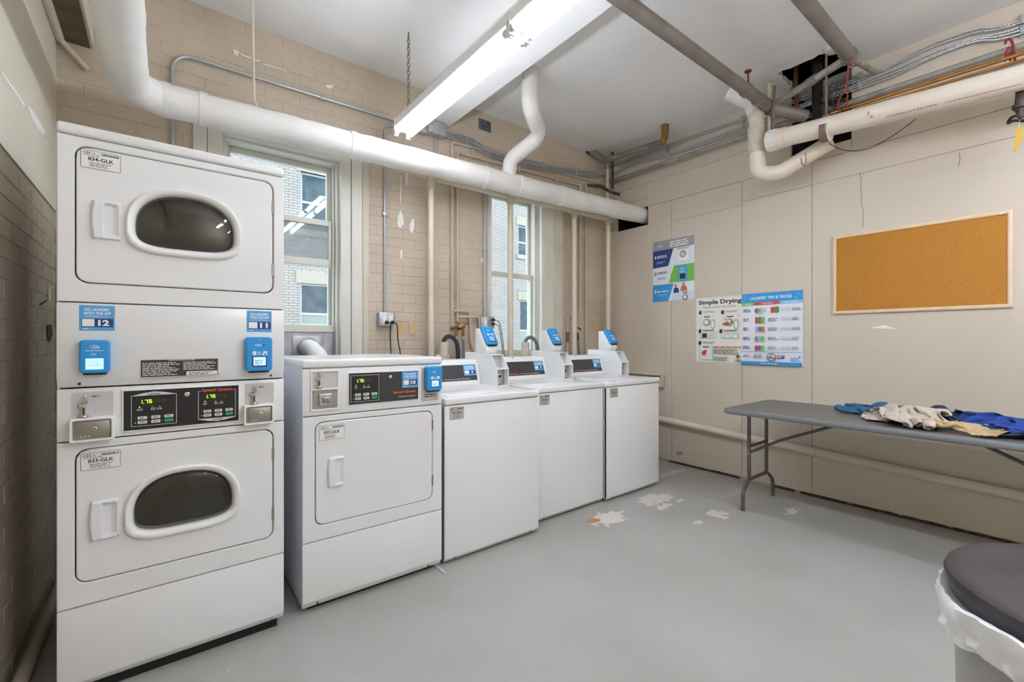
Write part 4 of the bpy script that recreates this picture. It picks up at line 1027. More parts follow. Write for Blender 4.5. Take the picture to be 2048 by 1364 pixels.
# ---- drain header with its drops
def drain_header():
    Y = 3.135; t = thing('drain_pipe', 'cream drain pipe with four drops behind the machines, below the insulated pipe', 'pipe', (2.7, Y, 0)); m = 'beige_pipe'
    zl, zr = 2.485, 2.515; f = lambda x: zl + (zr - zl) * (x - 1.655) / (3.85 - 1.655)
    MB().tube([(1.655, Y, f(1.655) - .06), (1.655, Y, zl), (3.86, Y, zr)], .026, 14, bend=.04).build('header', m, t)
    for x, z0 in ((1.655, 0.0), (2.440, 0.0), (3.250, 0.0), (3.765, 0.0)):
        z1 = f(x) - .05
        MB().tube([(x, Y, z0), (x, Y, z1)], .025, 14).build('drop', m, t)
        c = MB(); c.lathe([(.026, -.075), (.033, -.072), (.033, -.028), (.027, -.022)], (x, Y, z1 + .05), n=16)
        if x > 1.7: c.tube([(x - .045, Y, f(x - .045)), (x + .045, Y, f(x + .045))], .032, 14)
        else: c.tube([(x + .035, Y, f(x + .03)), (x + .06, Y, f(x + .06))], .031, 14)
        c.build('fitting', m, t)
drain_header()

# ---- conduits and outlet boxes
Yc = YB - .017
c1 = thing('electrical_conduit', 'galvanised conduit rising behind the stacked dryer and bending right along the brick', 'conduit', (.052, Yc, 1.0))
MB().tube([(.052, Yc, .9), (.052, Yc, 2.885), (1.44, Yc, 2.90)], .0115, 10, bend=.10).build('run', 'conduit', c1)
for x in (.874,): MB().box(x - .012, x + .012, Yc - .014, YB, 2.876, 2.912).build('conduit_strap', 'galv', c1, bevel=.003)
c2 = thing('electrical_conduit', 'galvanised conduit dropping to the outlet box right of the left window', 'conduit', (1.326, Yc, 1.43))
MB().tube([(1.44, Yc, 2.862), (1.326, Yc, 2.84), (1.326, Yc, 1.43)], .0105, 10, bend=.07).build('run', 'conduit', c2)
MB().box(1.308, 1.350, Yc - .013, YB, 2.155, 2.180).build('conduit_strap', 'galv', c2, bevel=.003)
c3 = thing('electrical_conduit', 'galvanised conduit from junction box to the outlet box beside the right window', 'conduit', (2.234, Yc, 1.42))
MB().tube([(1.755, Yc, 2.87), (1.755, Yc, 2.60), (2.234, Yc, 2.58), (2.234, Yc, 1.42)], .0105, 10, bend=.09).build('run', 'conduit', c3)
MB().box(2.216, 2.258, Yc - .013, YB, 2.015, 2.040).build('conduit_strap', 'galv', c3, bevel=.003)

def outlet_box(x0, x1, z0, z1, lab, rec):
    t = thing('outlet_box', lab, 'outlet', ((x0 + x1) / 2, YB, z0)); y0 = YB - .062
    MB().box(x0, x1, y0, YB - .003, z0, z1).build('box', 'galv', t, bevel=.004)
    MB().box(x0 - .002, x1 + .002, y0 - .003, y0 + .001, z0 - .002, z1 + .002).build('cover', 'galv', t, bevel=.002)
    for rx in rec:
        r = MB().box(rx - .017, rx + .017, y0 - .007, y0 - .002, z0 + .012, z1 - .012).build('receptacle', 'white_plastic', t, bevel=.003)
        for dz in (.028, -.022):
            for dx in (-.006, .005): MB().box(rx + dx - .001, rx + dx + .001, y0 - .0078, y0 - .006, (z0 + z1) / 2 + dz - .005, (z0 + z1) / 2 + dz + .005).build('slot', 'ink', r, smooth=False)
    MB().lathe([(.016, 0), (.016, .012), (.019, .014), (.019, .02)], ((x0 + x1) / 2 if len(rec) > 1 else x1 - .07, YB - .017, z1), n=12).build('connector', 'galv', t)
    return t
outlet_box(1.268, 1.388, 1.326, 1.426, 'metal outlet box with two receptacles under a conduit, left of cream drain pipe', (1.302, 1.352))
outlet_box(2.172, 2.304, 1.322, 1.422, 'metal outlet box with one receptacle beside the right window', (2.212,))
def cord(pts, lab, m='cord', plug=(0, -1, 0)):
    t = thing('power_cord', lab, 'cord', pts[-1]); p = Vector(pts[0]); d = Vector(plug)
    MB().tube(smooth_path(pts, 6), .0045, 8).build('cable', m, t)
    MB().lathe([(.013, 0), (.014, .012), (.010, .024), (.005, .032)], p - d * .022, dirn=d, n=12).build('plug', 'cord', t)
yb = YB - .095
cord([(1.315, yb, 1.350), (1.325, yb - .03, 1.335), (1.335, yb, 1.25), (1.337, yb - .01, 1.10), (1.335, yb - .02, .9)], 'black power cord hanging from the left receptacle of the double outlet')
cord([(1.360, yb, 1.352), (1.375, yb - .03, 1.330), (1.392, yb - .01, 1.22), (1.412, yb - .02, 1.08), (1.42, yb - .03, .9)], 'black power cord hanging from the right receptacle of the double outlet')
cord([(2.285, yb, 1.395), (2.32, yb - .03, 1.37), (2.335, yb - .05, 1.25), (2.315, yb - .10, 1.13), (2.30, yb - .14, 1.02)], 'grey power cord from the upper plug beside the right window', 'cord_grey')
cord([(2.285, yb, 1.360), (2.31, yb - .03, 1.340), (2.318, yb - .05, 1.24), (2.295, yb - .11, 1.12), (2.28, yb - .15, 1.02)], 'grey power cord from the lower plug beside the right window', 'cord_grey')

# ---- junction box and armoured cables
jb = thing('junction_box', 'grey metal junction box on the brick at the end of the light', 'electrical box', (1.72, YB, 2.86))
MB().box(1.655, 1.815, YB - .085, YB - .003, 2.865, 2.965).build('box', 'galv', jb, bevel=.003)
MB().box(1.60, 1.66, YB - .06, YB - .003, 2.855, 2.905).build('side_box', 'galv', jb, bevel=.003)
ob = thing('old_outlet_box', 'old dark open electrical box set in the brick near the ceiling', 'electrical box', (2.246, YB, 3.07))
MB().box(2.182, 2.310, YB - .012, YB - .002, 3.065, 3.160).build('box', 'old_box', ob, bevel=.006)
for dx, dz in ((2.222, 3.10), (2.268, 3.10)): MB().lathe([(.006, 0), (.005, .003)], (dx, YB - .012, dz), dirn=(0, -1, 0), n=10).build('screw', 'black_iron', ob)
where = ['topmost', 'second from the top', 'third from the top', 'fourth from the top', 'lowest']
for k in range(5):
    o = k - 2; R = random.Random(k)
    w = lambda u, v, i: PY(u, v, YB - .03 - .007 * (k % 3)) + Vector((0, 0, -.014 * o * (1 + .35 * math.sin(i * 2.1 + k))))
    P = [Vector((1.816, YB - .04, 2.94 - .013 * k))] + [w(u, v, i) for i, (u, v) in enumerate(((905, 273), (940, 284), (975, 301), (1010, 316), (1050, 326), (1090, 332), (1130, 341), (1165, 349)))]
    w2 = lambda u, v, i: PX(u, v, XR - .03 - .005 * (k % 2)) + Vector((0, 0, (.040, .024, -.010, -.026, -.042)[k] * (1 + .25 * math.sin(i * 1.7 + k * .6)) + (.03 if k < 2 else -.012) * math.sin(min(i, 4) / 4 * math.pi)))
    P += [Vector((3.72, YB - .06, 3.02 - .012 * o)), Vector((XR - .06, YB - .10, 3.10 - .012 * o))] + [w2(u, v, i) for i, (u, v) in enumerate(((1270, 318), (1335, 303), (1410, 277), (1490, 248), (1560, 222), (1640, 194), (1720, 165), (1790, 136), (1860, 105), (1950, 73), (2060, 46)))]
    P.append(P[-1] + Vector((0, -.9, 0)))
    tag(MB().tube(smooth_path(P, 5), .0062, 8).build('armored_cable', 'armor'), 'grey armoured cable, %s of the five along the brick and panel walls' % where[k], 'cable', 'armoured cables')
for i, (u, v) in enumerate(((934, 282), (978, 303), (1085, 331), (1152, 347))):
    p = PY(u, v, YB - .045)
    tag(MB().tube([p + Vector((.004 * math.cos(a), .022 * math.sin(a) + .01, .035 * math.cos(a))) for a in [k * math.pi / 8 for k in range(16)]], .0022, 6, closed=True).build('cable_tie', 'tie_white'), 'white cable tie on the cables along the brick, %s from the junction box' % ('first', 'second', 'third', 'fourth')[i], 'cable tie', 'cable ties')
for i, (u, v) in enumerate(((1337, 304), (1488, 247), (1722, 163), (2046, 52))):
    p = PX(u, v, XR - .004); t = thing('cable_clamp', 'blue-grey metal cable clamp on the panel wall, %s from the window corner' % ('first', 'second', 'third', 'fourth')[i], 'clamp', p, group='cable clamps')
    for s in (-1, 1): MB().box(p.x - .042, p.x, p.y - .010, p.y + .010, p.z + s * .032 - .022, p.z + s * .032 + .022).build('clamp_body', 'galv', t, bevel=.004)
    MB().box(p.x - .006, p.x, p.y - .012, p.y + .012, p.z - .07, p.z + .07).build('clamp_strip', 'galv', t, bevel=.001)

# ---- painted supply pipes, taps, hoses
Yp = YB - .022
s1 = thing('supply_pipe', 'thin beige painted supply pipe left of the pair, turning along the brick', 'pipe', (1.905, Yp, 1.3))
MB().tube([(1.905, Yp, 1.335), (1.905, Yp, 2.87), (3.95, Yp, 2.93)], .011, 10, bend=.03).build('run', 'brick_paint', s1)
s2 = thing('supply_pipe', 'thin beige painted supply pipe right of the pair, turning along the brick lower', 'pipe', (1.955, Yp, 1.3))
MB().tube([(1.957, Yp, 1.335), (1.957, Yp, 2.795), (3.46, Yp, 2.835)], .011, 10, bend=.03).build('run', 'brick_paint', s2)
for x in (2.10, 2.62, 3.1): MB().box(x - .008, x + .008, Yp - .016, YB, 2.78, 2.85).build('pipe_clip', 'brick_paint', s2, bevel=.002)
s3 = thing('supply_pipe', 'short looped beige pipe left of the outlet box by the right window', 'pipe', (2.06, Yp, 1.3))
MB().tube([(1.915, Yp - .01, 1.462), (2.075, Yp - .01, 1.466), (2.085, Yp - .01, 1.20), (2.11, Yp - .03, 1.12)], .012, 10, bend=.025).build('run', 'brick_paint', s3)
MB().tube([(1.965, Yp - .015, 1.415), (2.165, Yp - .015, 1.42), (2.172, Yp - .015, 1.30)], .010, 10, bend=.02).build('branch', 'brick_paint', s3)
s4 = thing('supply_pipe', 'thin beige pipe with a jog between the two right drain drops', 'pipe', (3.3, Yp, 1.2))
MB().tube([(3.44, Yp, 2.86), (3.44, Yp, 1.47), (3.26, Yp, 1.46), (3.26, Yp, 1.0)], .012, 10, bend=.03).build('run', 'brick_paint', s4)
MB().tube([(3.26, Yp, 1.30), (3.26, Yp, 1.20)], .017, 8, lump=.006).build('old_joint', 'rust_paint', s4)
s5 = thing('supply_pipe', 'thin straight beige pipe down the brick near the corner', 'pipe', (3.53, Yp, 1.0))
MB().tube([(3.53, Yp, 2.88), (3.53, Yp, .95)], .010, 10).build('run', 'brick_paint', s5)
def tap(x, lab, y=3.175):
    t = thing('water_tap', lab, 'tap', (x, y, 1.25)); m = 'brass'
    MB().tube([(x, YB - .01, 1.315), (x, y, 1.315), (x, y, 1.245)], .011, 10, bend=.02, lump=.002).build('spout', m, t)
    MB().lathe([(.010, 0), (.013, .02), (.007, .03), (.007, .05)], (x, y, 1.315), dirn=(.2, -.3, .8), n=12).build('valve_stem', m, t)
    MB().lathe([(.024, -.004), (.027, 0), (.024, .005), (.006, .006)], (x + .012, y - .018, 1.362), dirn=(.2, -.3, .8), n=10).build('tap_wheel', m, t)
    MB().lathe([(.014, 0), (.016, .006), (.016, .02), (.014, .026)], (x, y, 1.222), n=10).build('coupling', 'galv', t)
tap(1.905, 'brass water tap, left of the pair behind the first washer'); tap(1.975, 'brass water tap, right of the pair behind the first washer')
def tube_thing(pts, r, name, m, lab, cat, group=None, seg=6): return tag(MB().tube(smooth_path(pts, seg), r, 10).build(name, m), lab, cat, group)
tube_thing([(1.905, 3.175, 1.235), (1.905, 3.165, 1.16), (1.895, 3.14, 1.02), (1.87, 3.10, .85)], .011, 'fill_hose', 'hose_grey', 'grey ribbed fill hose hanging from the left brass tap', 'hose')
tube_thing([(1.975, 3.175, 1.235), (1.972, 3.165, 1.16), (1.955, 3.14, 1.02), (1.93, 3.10, .85)], .011, 'fill_hose', 'hose_grey', 'grey ribbed fill hose hanging from the right brass tap', 'hose')
t = thing('water_tap', 'dark water tap behind the second washer beside a drain drop', 'tap', (3.35, 3.2, 1.2))
MB().tube([(3.35, YB - .01, 1.29), (3.35, 3.18, 1.29), (3.35, 3.18, 1.22)], .010, 10, bend=.02, lump=.002).build('spout', 'black_iron', t)
MB().lathe([(.022, -.004), (.024, 0), (.022, .005), (.006, .006)], (3.355, 3.165, 1.335), dirn=(.2, -.5, .7), n=10).build('tap_wheel', 'black_iron', t)
tube_thing([(3.35, 3.18, 1.22), (3.35, 3.17, 1.12), (3.33, 3.14, .98), (3.30, 3.1, .85)], .011, 'fill_hose', 'hose_grey', 'grey fill hose below the dark tap behind the second washer', 'hose')
def standpipe(x, y, z, lab, lab2, col):
    t = thing('standpipe', lab, 'pipe', (x, y, .0))
    MB().lathe([(.036, 0), (.036, z - .14), (.045, z - .138), (.045, z - .10), (.037, z - .098), (.037, z), (.031, z), (.031, z - .05)], (x, y, 0), n=20).build('pipe', 'beige_pipe', t)
    if col == 'rubber': MB().tube([(x - .08, y, z - .13), (x + .03, y, z - .13)], .03, 14).build('side_branch', 'beige_pipe', t)
    tube_thing([(x, y, z - .06), (x + .002, y, z + .01), (x + .035, y - .02, z + .045), (x + .085, y - .04, z + .01), (x + .105, y - .05, z - .09), (x + .085, y - .06, z - .22), (x + .06, y - .08, z - .35)], .017, 'drain_hose', col, lab2, 'hose', seg=7)
standpipe(1.765, 3.13, 1.205, 'white plastic standpipe right of the first drain drop', 'black drain hose hooked into the standpipe behind the first washer', 'rubber')
standpipe(2.585, 3.10, 1.200, 'white plastic standpipe in front of the right window', 'grey drain hose hooked into the standpipe in front of the right window', 'hose_grey')

# ---- dryer exhaust duct through the vent sheet
t = thing('exhaust_duct', 'white crumpled exhaust duct leaving through the metal sheet under the left window', 'duct', (.75, 3.3, 1.1))
MB().tube([(.795, 3.335, 1.172), (.80, 3.19, 1.165), (.81, 3.06, 1.11), (.82, 3.02, .95), (.82, 3.02, .6)], .051, 20, bend=.08, lump=.006, step=.03).build('duct', 'insulation', t)
MB().lathe([(.075, 0), (.075, .004), (.056, .005), (.056, .03)], (.795, 3.332, 1.172), dirn=(0, -1, 0), n=24).build('collar', 'galv_sheet', t)
MB().box(.705, .885, 3.328, 3.334, 1.095, 1.25).build('collar_plate', 'galv', t, bevel=.002)

# ---- pipe along the floor by the left wall
t = thing('floor_pipe', 'painted pipe lying along the floor at the foot of the left wall', 'pipe', (XL + .05, 1.5, 0))
MB().tube([(XL + .045, -.5, .03), (XL + .045, 3.2, .03)], .022, 12, lump=.002, step=.1).build('pipe', 'brick_paint_left', t)
# ================================================================ pipes under the ceiling on the right
def flange(mb, p, d, r, w=.03): mb.tube([Vector(p) - Vector(d).normalized() * w / 2, Vector(p) + Vector(d).normalized() * w / 2], r, 16)
t = thing('steel_pipe', 'grey steel pipe under the ceiling running from the top centre to the tee', 'pipe', (2.7, 1.49, 2.9))
A0, A1 = Vector((.9, 1.495, 3.0)), Vector((3.74, 1.475, 3.0))
MB().tube([A0, A1], .040, 18).build('run', 'grey_pipe', t)
for x in (3.28, 3.48, 3.60, 3.70): 
    m = MB(); flange(m, (x, 1.48, 3.0), (1, 0, 0), .048, .035); m.build('coupling', 'grey_pipe', t)
MB().tube([(3.30, 1.475, 3.04), (3.30, 1.475, 3.14)], .007, 8).build('bleed_valve', 'rust', t)
MB().lathe([(.024, 0), (.024, .008)], (3.30, 1.475, 3.135), n=12).build('valve_cap', 'rust', t)
MB().tube([(3.66, 1.47, 2.99), (3.86, 1.30, 2.92)], .045, 14).build('offset', 'grey_pipe', t)
t = thing('steel_pipe', 'grey steel pipe under the ceiling at upper right, tied with red string', 'pipe', (3.1, .945, 3.0))
MB().tube([(1.2, .945, 3.086), (3.60, .945, 3.086)], .041, 18).build('run', 'grey_pipe', t)
m = MB(); flange(m, (3.56, .945, 3.086), (1, 0, 0), .048, .04); m.build('coupling', 'grey_pipe', t)
MB().tube([(3.60, .945, 3.086), (3.95, .90, 3.10)], .018, 10).build('stub', 'grey_pipe_light', t)
t = thing('steel_pipe', 'short light grey pipe joining the two ceiling pipes past the hole', 'pipe', (3.6, 1.2, 3.0))
MB().tube([(3.70, 1.475, 3.02), (3.57, .945, 3.086)], .026, 14).build('run', 'grey_pipe_light', t)
m = MB(); flange(m, Vector((3.70, 1.475, 3.02)).lerp(Vector((3.57, .945, 3.086)), .55), (-.13, -.53, .066), .033, .06); m.build('coupling', 'grey_pipe', t); m = MB(); flange(m, Vector((3.70, 1.475, 3.02)).lerp(Vector((3.57, .945, 3.086)), .96), (-.13, -.53, .066), .034, .05); m.build('coupling', 'grey_pipe', t)

t = thing('drain_pipe', 'large cream plastic drain pipe with a capped end on the panel wall', 'pipe', (3.6, .7, 2.6))
P0, P1 = PX(1545, 281, 3.6), PX(2048, 154, 3.6); D = (P1 - P0).normalized(); r = .066
Pe = P1 + D * 1.3
MB().tube([P0, Pe], r, 28).build('run', 'pvc', t)
m = MB()
for k in range(14):
    a = 2 * math.pi * k / 14; N = D.cross(Vector((0, 0, 1))).normalized(); B = D.cross(N); q = (N * math.cos(a) + B * math.sin(a)) * (r + .007); m.tube([P0 - D * .025 + q, P0 + D * .035 + q], .0045, 6)
m.tube([P0 - D * .03, P0 + D * .04], r + .007, 28); m.build('end_cap', 'pvc_white', t)
m = MB(); m.tube([P0 + D * .04, P0 + D * .095], r + .006, 28); m.build('socket', 'pvc', t)
ps = PX(1652, 262, 3.6)
m = MB(); m.tube([ps + D * .012, ps + D * .026], r + .006, 28); m.build('joint_ring', 'pvc', t)
# printed line on the pipe
def pipe_print():
    side = Vector((-1, 0, 0)); up = D.cross(side).normalized(); up = up if up.z > 0 else -up; ang = math.radians(-52)
    n = side * math.cos(ang) + up * math.sin(ang); v = up * math.cos(ang) - side * math.sin(ang)
    q = P0.lerp(P1, (1825 - 1545) / 503 * .88 + .06) + n * (r + .0006)
    p = Print(q, D, v, thick=.0001); p.h = 0.0
    p.text('CHARLOTTE PIPE', 0, 0, .235, .0105, 'print_red', .005); p.build('pipe_print', t)
    p = Print(q, D, v, thick=.0001); p.h = 0.0; p.lines(.27, 0.001, .62, .008, 1, 'print_red'); p.build('pipe_print', t)
pipe_print()
t = thing('pipe_trap', 'old cream plastic elbow pipe coming down from the ceiling beside the capped drain', 'pipe', (3.62, 1.55, 2.5))
Q = [Vector((3.60, 1.66, ZC - .06)), PX(1512, 208, 3.62), PX(1514, 338, 3.62), PX(1590, 330, 3.72), PX(1650, 285, 3.80)]
MB().tube([Vector((3.50, 1.72, 3.16)), PX(1503, 205, 3.60), PX(1512, 235, 3.62)], .054, 20, bend=.06, lump=.004, step=.03).build('upper_elbow', 'insulation', t)
MB().tube([PX(1512, 225, 3.62), PX(1513, 292, 3.62)], .060, 22, lump=.004, step=.02).build('lagging', 'pvc_old', t)
MB().tube([PX(1513, 280, 3.62), PX(1516, 350, 3.62), PX(1560, 345, 3.70), PX(1660, 285, 3.86)], .056, 22, bend=.085).build('bend', 'pvc', t)
m = MB(); a = PX(1513, 300, 3.62); m.tube([a + Vector((0, 0, .03)), a - Vector((0, 0, .03))], .062, 22); m.build('coupling', 'pvc_old', t)

def strap_ring(parent, c, d, r, w, m, name='strap'):
    c, d = Vector(c), Vector(d).normalized(); a = Vector((0, 0, 1)); N = d.cross(a).normalized(); B = d.cross(N)
    L = lambda rr, o: [c + d * o + (N * math.cos(2 * math.pi * k / 28) + B * math.sin(2 * math.pi * k / 28)) * rr for k in range(28)]
    mb = MB(); mb.loft([L(r + .001, -w / 2), L(r + .004, -w / 2), L(r + .004, w / 2), L(r + .001, w / 2)]); return mb.build(name, m, parent)
t = thing('pipe_hanger', 'brown metal strap hanger holding the large cream drain pipe', 'hanger', ps)
strap_ring(t, ps, D, r + .002, .045, 'rust_paint')
MB().box(ps.x - .003, ps.x + .012, ps.y - .022, ps.y + .022, ps.z + r, ps.z + r + .05).build('hanger_ear', 'rust_paint', t, bevel=.002)
MB().tube([ps + Vector((.005, 0, r + .03)), (ps.x + .005, ps.y, ZC)], .0075, 8).build('hanger_rod', 'grey_pipe', t)
tag(MB().tube([PX(1503, 200, 3.62), PX(1504, 112, 3.62)], .0055, 8).build('hanger_rod', 'beige_pipe'), 'thin painted rod from the ceiling to the end of the steel pipe', 'rod')
tag(MB().tube([PX(1546, 272, 3.60), PX(1549, 172, 3.60)], .011, 10).build('hanger_rod', 'rust_paint'), 'rusty vertical rod beside the broken ceiling hole', 'rod')
tag(MB().tube([PX(1537, 300, 3.70), PX(1538, 168, 3.70)], .014, 10, lump=.003, step=.03).build('riser_pipe', 'pvc_old'), 'thin whitish vertical pipe behind the rusty rod', 'pipe')
tag(MB().tube([(3.85, 1.36, 2.95), (3.83, 1.36, ZC + .18)], .016, 10).build('riser_pipe', 'rust'), 'orange rusty pipe rising into the ceiling hole', 'pipe')
tag(MB().tube([(3.86, 1.22, 2.76), (3.84, 1.22, ZC + .18)], .036, 14, lump=.004, step=.04).build('riser_pipe', 'dark_hole'), 'black tarred pipe rising into the ceiling hole', 'pipe')
m = MB(); R = random.Random(5)
for k in range(12):
    c = Vector((3.82, 1.09, 2.98)); P = [c + Vector((R.uniform(-.05, .05), R.uniform(-.07, .07), R.uniform(-.02, .10)))]
    for q in range(5): P.append(c + (P[-1] - c) * .5 + Vector((R.uniform(-.04, .04), R.uniform(-.07, .07), R.uniform(-.09, .06))))
    m.tube(smooth_path(P, 6), .0026, 5)
o = m.build('wire_tangle', 'black_iron'); tag(o, 'tangle of dark wires hanging at the broken ceiling hole', 'wires'); o['kind'] = 'stuff'

Xg = 3.90
t = thing('steel_conduit', 'light grey steel pipe crossing the panel wall above the cream drain pipe', 'pipe', (Xg, 1.5, 2.9))
G = [PX(1200, 371, Xg), PX(1490, 272, Xg), PX(1700, 205, Xg), PX(2060, 86, Xg)]; G[0].y = min(G[0].y, YB - .05); G[0].z = 2.965; G.append(G[-1] + Vector((0, -1.2, -.03)))
MB().tube(G, .020, 14).build('run', 'grey_pipe_light', t)
MB().lathe([(.024, 0), (.026, .03), (.02, .035)], G[0], dirn=G[1] - G[0], n=14).build('end_cap', 'grey_pipe_light', t)
xx = 3.82
for (pa, pb, rr, lab) in (((1662, 227), (2048, 106), .011, 'thicker copper pipe running between the grey pipe and the cream drain'), ((1565, 263), (2048, 119), .008, 'thinner copper pipe lying just above the cream drain')):
    C = [PX(*pa, xx), PX(*pb, xx)]; C.append(C[1] + (C[1] - C[0]).normalized() * 1.0)
    tag(MB().tube(C, rr, 10).build('copper_pipe', 'copper'), lab, 'pipe', 'copper pipes')

# red strings
def strings(name, paths, rr, m, lab, cat='string'):
    mb = MB()
    for p in paths: mb.tube(smooth_path(p, 5), rr, 6)
    return tag(mb.build(name, m), lab, cat)
xs = 3.56
tag(MB().tube(smooth_path([PX(1688, 105, xs), PX(1700, 118, xs - .04), PX(1713, 100, xs), PX(1698, 118, xs - .03), PX(1696, 150, xs - .01), PX(1690, 180, xs), PX(1680, 196, xs + .03), PX(1676, 212, xs + .06), PX(1682, 233, xs + .10), PX(1696, 226, xs + .12), PX(1694, 200, xs + .08), PX(1696, 180, xs + .02), PX(1694, 150, xs), PX(1702, 122, xs)], 6), .0046, 6).build('tie_string', 'red_string'), 'red string knotted round the steel pipe and looped down to the copper', 'string')
strap = thing('tie_strap', 'red webbing tied round the grey pipe at the right edge', 'strap', PX(2020, 100, 3.88))
MB().tube(smooth_path([PX(2010, 88, 3.86), PX(2014, 79, 3.86), PX(2022, 80, 3.86), PX(2026, 96, 3.86), PX(2020, 118, 3.84), PX(2012, 108, 3.84), PX(2018, 94, 3.85)], 6), .006, 6).build('loop', 'red_strap', strap)
for a, b in (((2012, 108), (2010, 122)), ((2020, 106), (2021, 121)), ((2027, 104), (2030, 120))): MB().tube([PX(*a, 3.85), PX(*b, 3.83)], .006, 6).build('tail', 'red_strap', strap)

tag(MB().tube(smooth_path([PX(1658, 287, 3.62), PX(1680, 298, 3.62), PX(1710, 302, 3.62), PX(1745, 294, 3.63), PX(1785, 272, 3.64), PX(1832, 238, 3.66)], 6), .0028, 6).build('loose_wire', 'cord'), 'thin black wire drooping below the cream drain pipe', 'wire')
tag(MB().tube(smooth_path([PX(1602, 316, 3.7), PX(1604, 328, 3.7), PX(1609, 331, 3.7), PX(1612, 322, 3.7), PX(1611, 305, 3.7)], 6), .0024, 6).build('loose_wire', 'cord'), 'small wire loop hanging below the pipe elbow', 'wire')
t = thing('shut_off_valve', 'dark iron valve with wheel and yellow tag at the right edge', 'valve', PX(2040, 230, 3.62)); p = PX(2040, 205, 3.62)
MB().tube([p + Vector((.06, 0, .10)), p, p + Vector((0, 0, -.045))], .020, 12, bend=.03).build('valve_body', 'black_iron', t)
MB().lathe([(.03, 0), (.03, .02), (.016, .03), (.012, .06)], p + Vector((0, 0, -.01)), dirn=(0, 0, -1), n=12).build('bonnet', 'black_iron', t)
m = MB(); c = p + Vector((0, 0, -.085)); m.tube([c + Vector((.042 * math.cos(a), .042 * math.sin(a), .008 * math.sin(3 * a))) for a in [k * math.pi / 9 for k in range(18)]], .008, 8, closed=True); m.tube([c - Vector((.04, 0, 0)), c + Vector((.04, 0, 0))], .006, 6); m.build('valve_wheel', 'black_iron', t)
m = MB(); m.tube(smooth_path([c, c + Vector((0, .004, -.03)), c + Vector((.004, .006, -.05))], 4), .0016, 5); m.build('tag_string', 'tie_white', t)
m = MB(); a = c + Vector((.002, .004, -.045)); m.loft([[a + Vector((0, -.012, 0)), a + Vector((0, .012, 0))], [a + Vector((.004, -.016, -.05)), a + Vector((-.004, .012, -.05))], [a + Vector((-.006, -.006, -.10)), a + Vector((.006, .014, -.095))], [a + Vector((0, .012, -.125)), a + Vector((0, .026, -.12))]], close=False); m.build('valve_tag', 'tag_yellow', t)
# ceiling things
c = PZ(1668, 92, ZC)
t = thing('smoke_detector', 'round white smoke detector on the ceiling behind the right steel pipe', 'detector', c)
MB().lathe([(.055, 0), (.056, -.012), (.050, -.034), (.030, -.042)], c, n=28).build('body', 'detector', t); MB().lathe([(.062, 0), (.062, -.008)], c, n=28).build('base', 'detector', t)
# iron pipes in the far corner
t = thing('iron_pipe', 'dark iron pipe leaving the brick near the corner and running along the panel wall', 'pipe', (3.8, 3.1, 3.05))
MB().tube([PY(1178, 300, YB - .005), PY(1208, 322, YB - .14), PX(1300, 292, 3.76), PX(1326, 284, 3.70)], .030, 14, bend=.06, lump=.003, step=.04).build('run', 'grey_pipe', t)
MB().tube([PX(1326, 288, 3.70), PX(1329, 272, 3.70), PX(1330, 247, 3.70)], .030, 14, lump=.012, step=.015).build('foam_joint', 'foam', t)
MB().lathe([(.06, 0), (.055, .012), (.035, .02)], PY(1178, 300, YB - .003), dirn=(0, -1, 0), n=16).build('wall_collar', 'black_iron', t)
t = thing('iron_pipe', 'pair of small dark pipes and hanger rods standing in the window-wall corner', 'pipe', (3.8, 3.1, 2.6))
MB().tube([PX(1225, 288, 3.80), PX(1225, 378, 3.80)], .014, 10, lump=.002, step=.04).build('riser', 'black_iron', t)
MB().tube([PX(1225, 288, 3.80), PX(1225, 272, 3.80)], .022, 10).build('sleeve', 'pvc_white', t)
MB().tube([PX(1215, 392, 3.80), PX(1216, 268, 3.80)], .006, 8).build('hanger_rod', 'beige_pipe', t)
MB().tube([PX(1215, 398, 3.80), PX(1215, 340, 3.80)], .017, 10).build('riser', 'beige_pipe', t)
MB().tube([PX(1167, 370, 3.55), PX(1200, 372, 3.68), PX(1222, 384, 3.78), PX(1240, 389, 3.86)], .016, 10, lump=.004, step=.03).build('cross_pipe', 'black_iron', t)

# ---- pipe low on the panel wall
t = thing('wall_pipe', 'cream painted pipe strapped low along the panel wall under the table', 'pipe', (3.95, 1.3, .3))
W0, W1 = PX(1322, 838, 3.95), PX(2048, 994, 3.95); d = (W1 - W0).normalized()
MB().tube([W0 - d * .5, W1 + d * 1.5], .030, 18).build('run', 'beige_pipe', t)
for u, v in ((1346, 843), (1627, 904)):
    c = PX(u, v, 3.95); c.x = 3.95
    s = (c.y - W0.y) / (W1.y - W0.y); c = W0.lerp(W1, s)
    b = strap_ring(t, c, d, .031, .022, 'beige_pipe', 'pipe_strap')
    for sg in (1, -1): MB().box(XR - .004, XR - .001, c.y - .012, c.y + .012, c.z + sg * .056 - .024, c.z + sg * .056 + .024).build('strap_foot', 'beige_pipe', t, bevel=.001, seg=1)
t = thing('wall_ledge', 'small painted wooden ledge and bracket on the panel wall behind the last washer', 'ledge', (3.95, 2.75, .86))
MB().box(3.86, XR - .015, 2.598, 3.1, .868, .885).build('shelf', 'reveal_paint', t, bevel=.002); MB().box(3.93, XR - .015, 2.60, 2.66, .745, .867).build('bracket', 'brick_paint', t, bevel=.003)
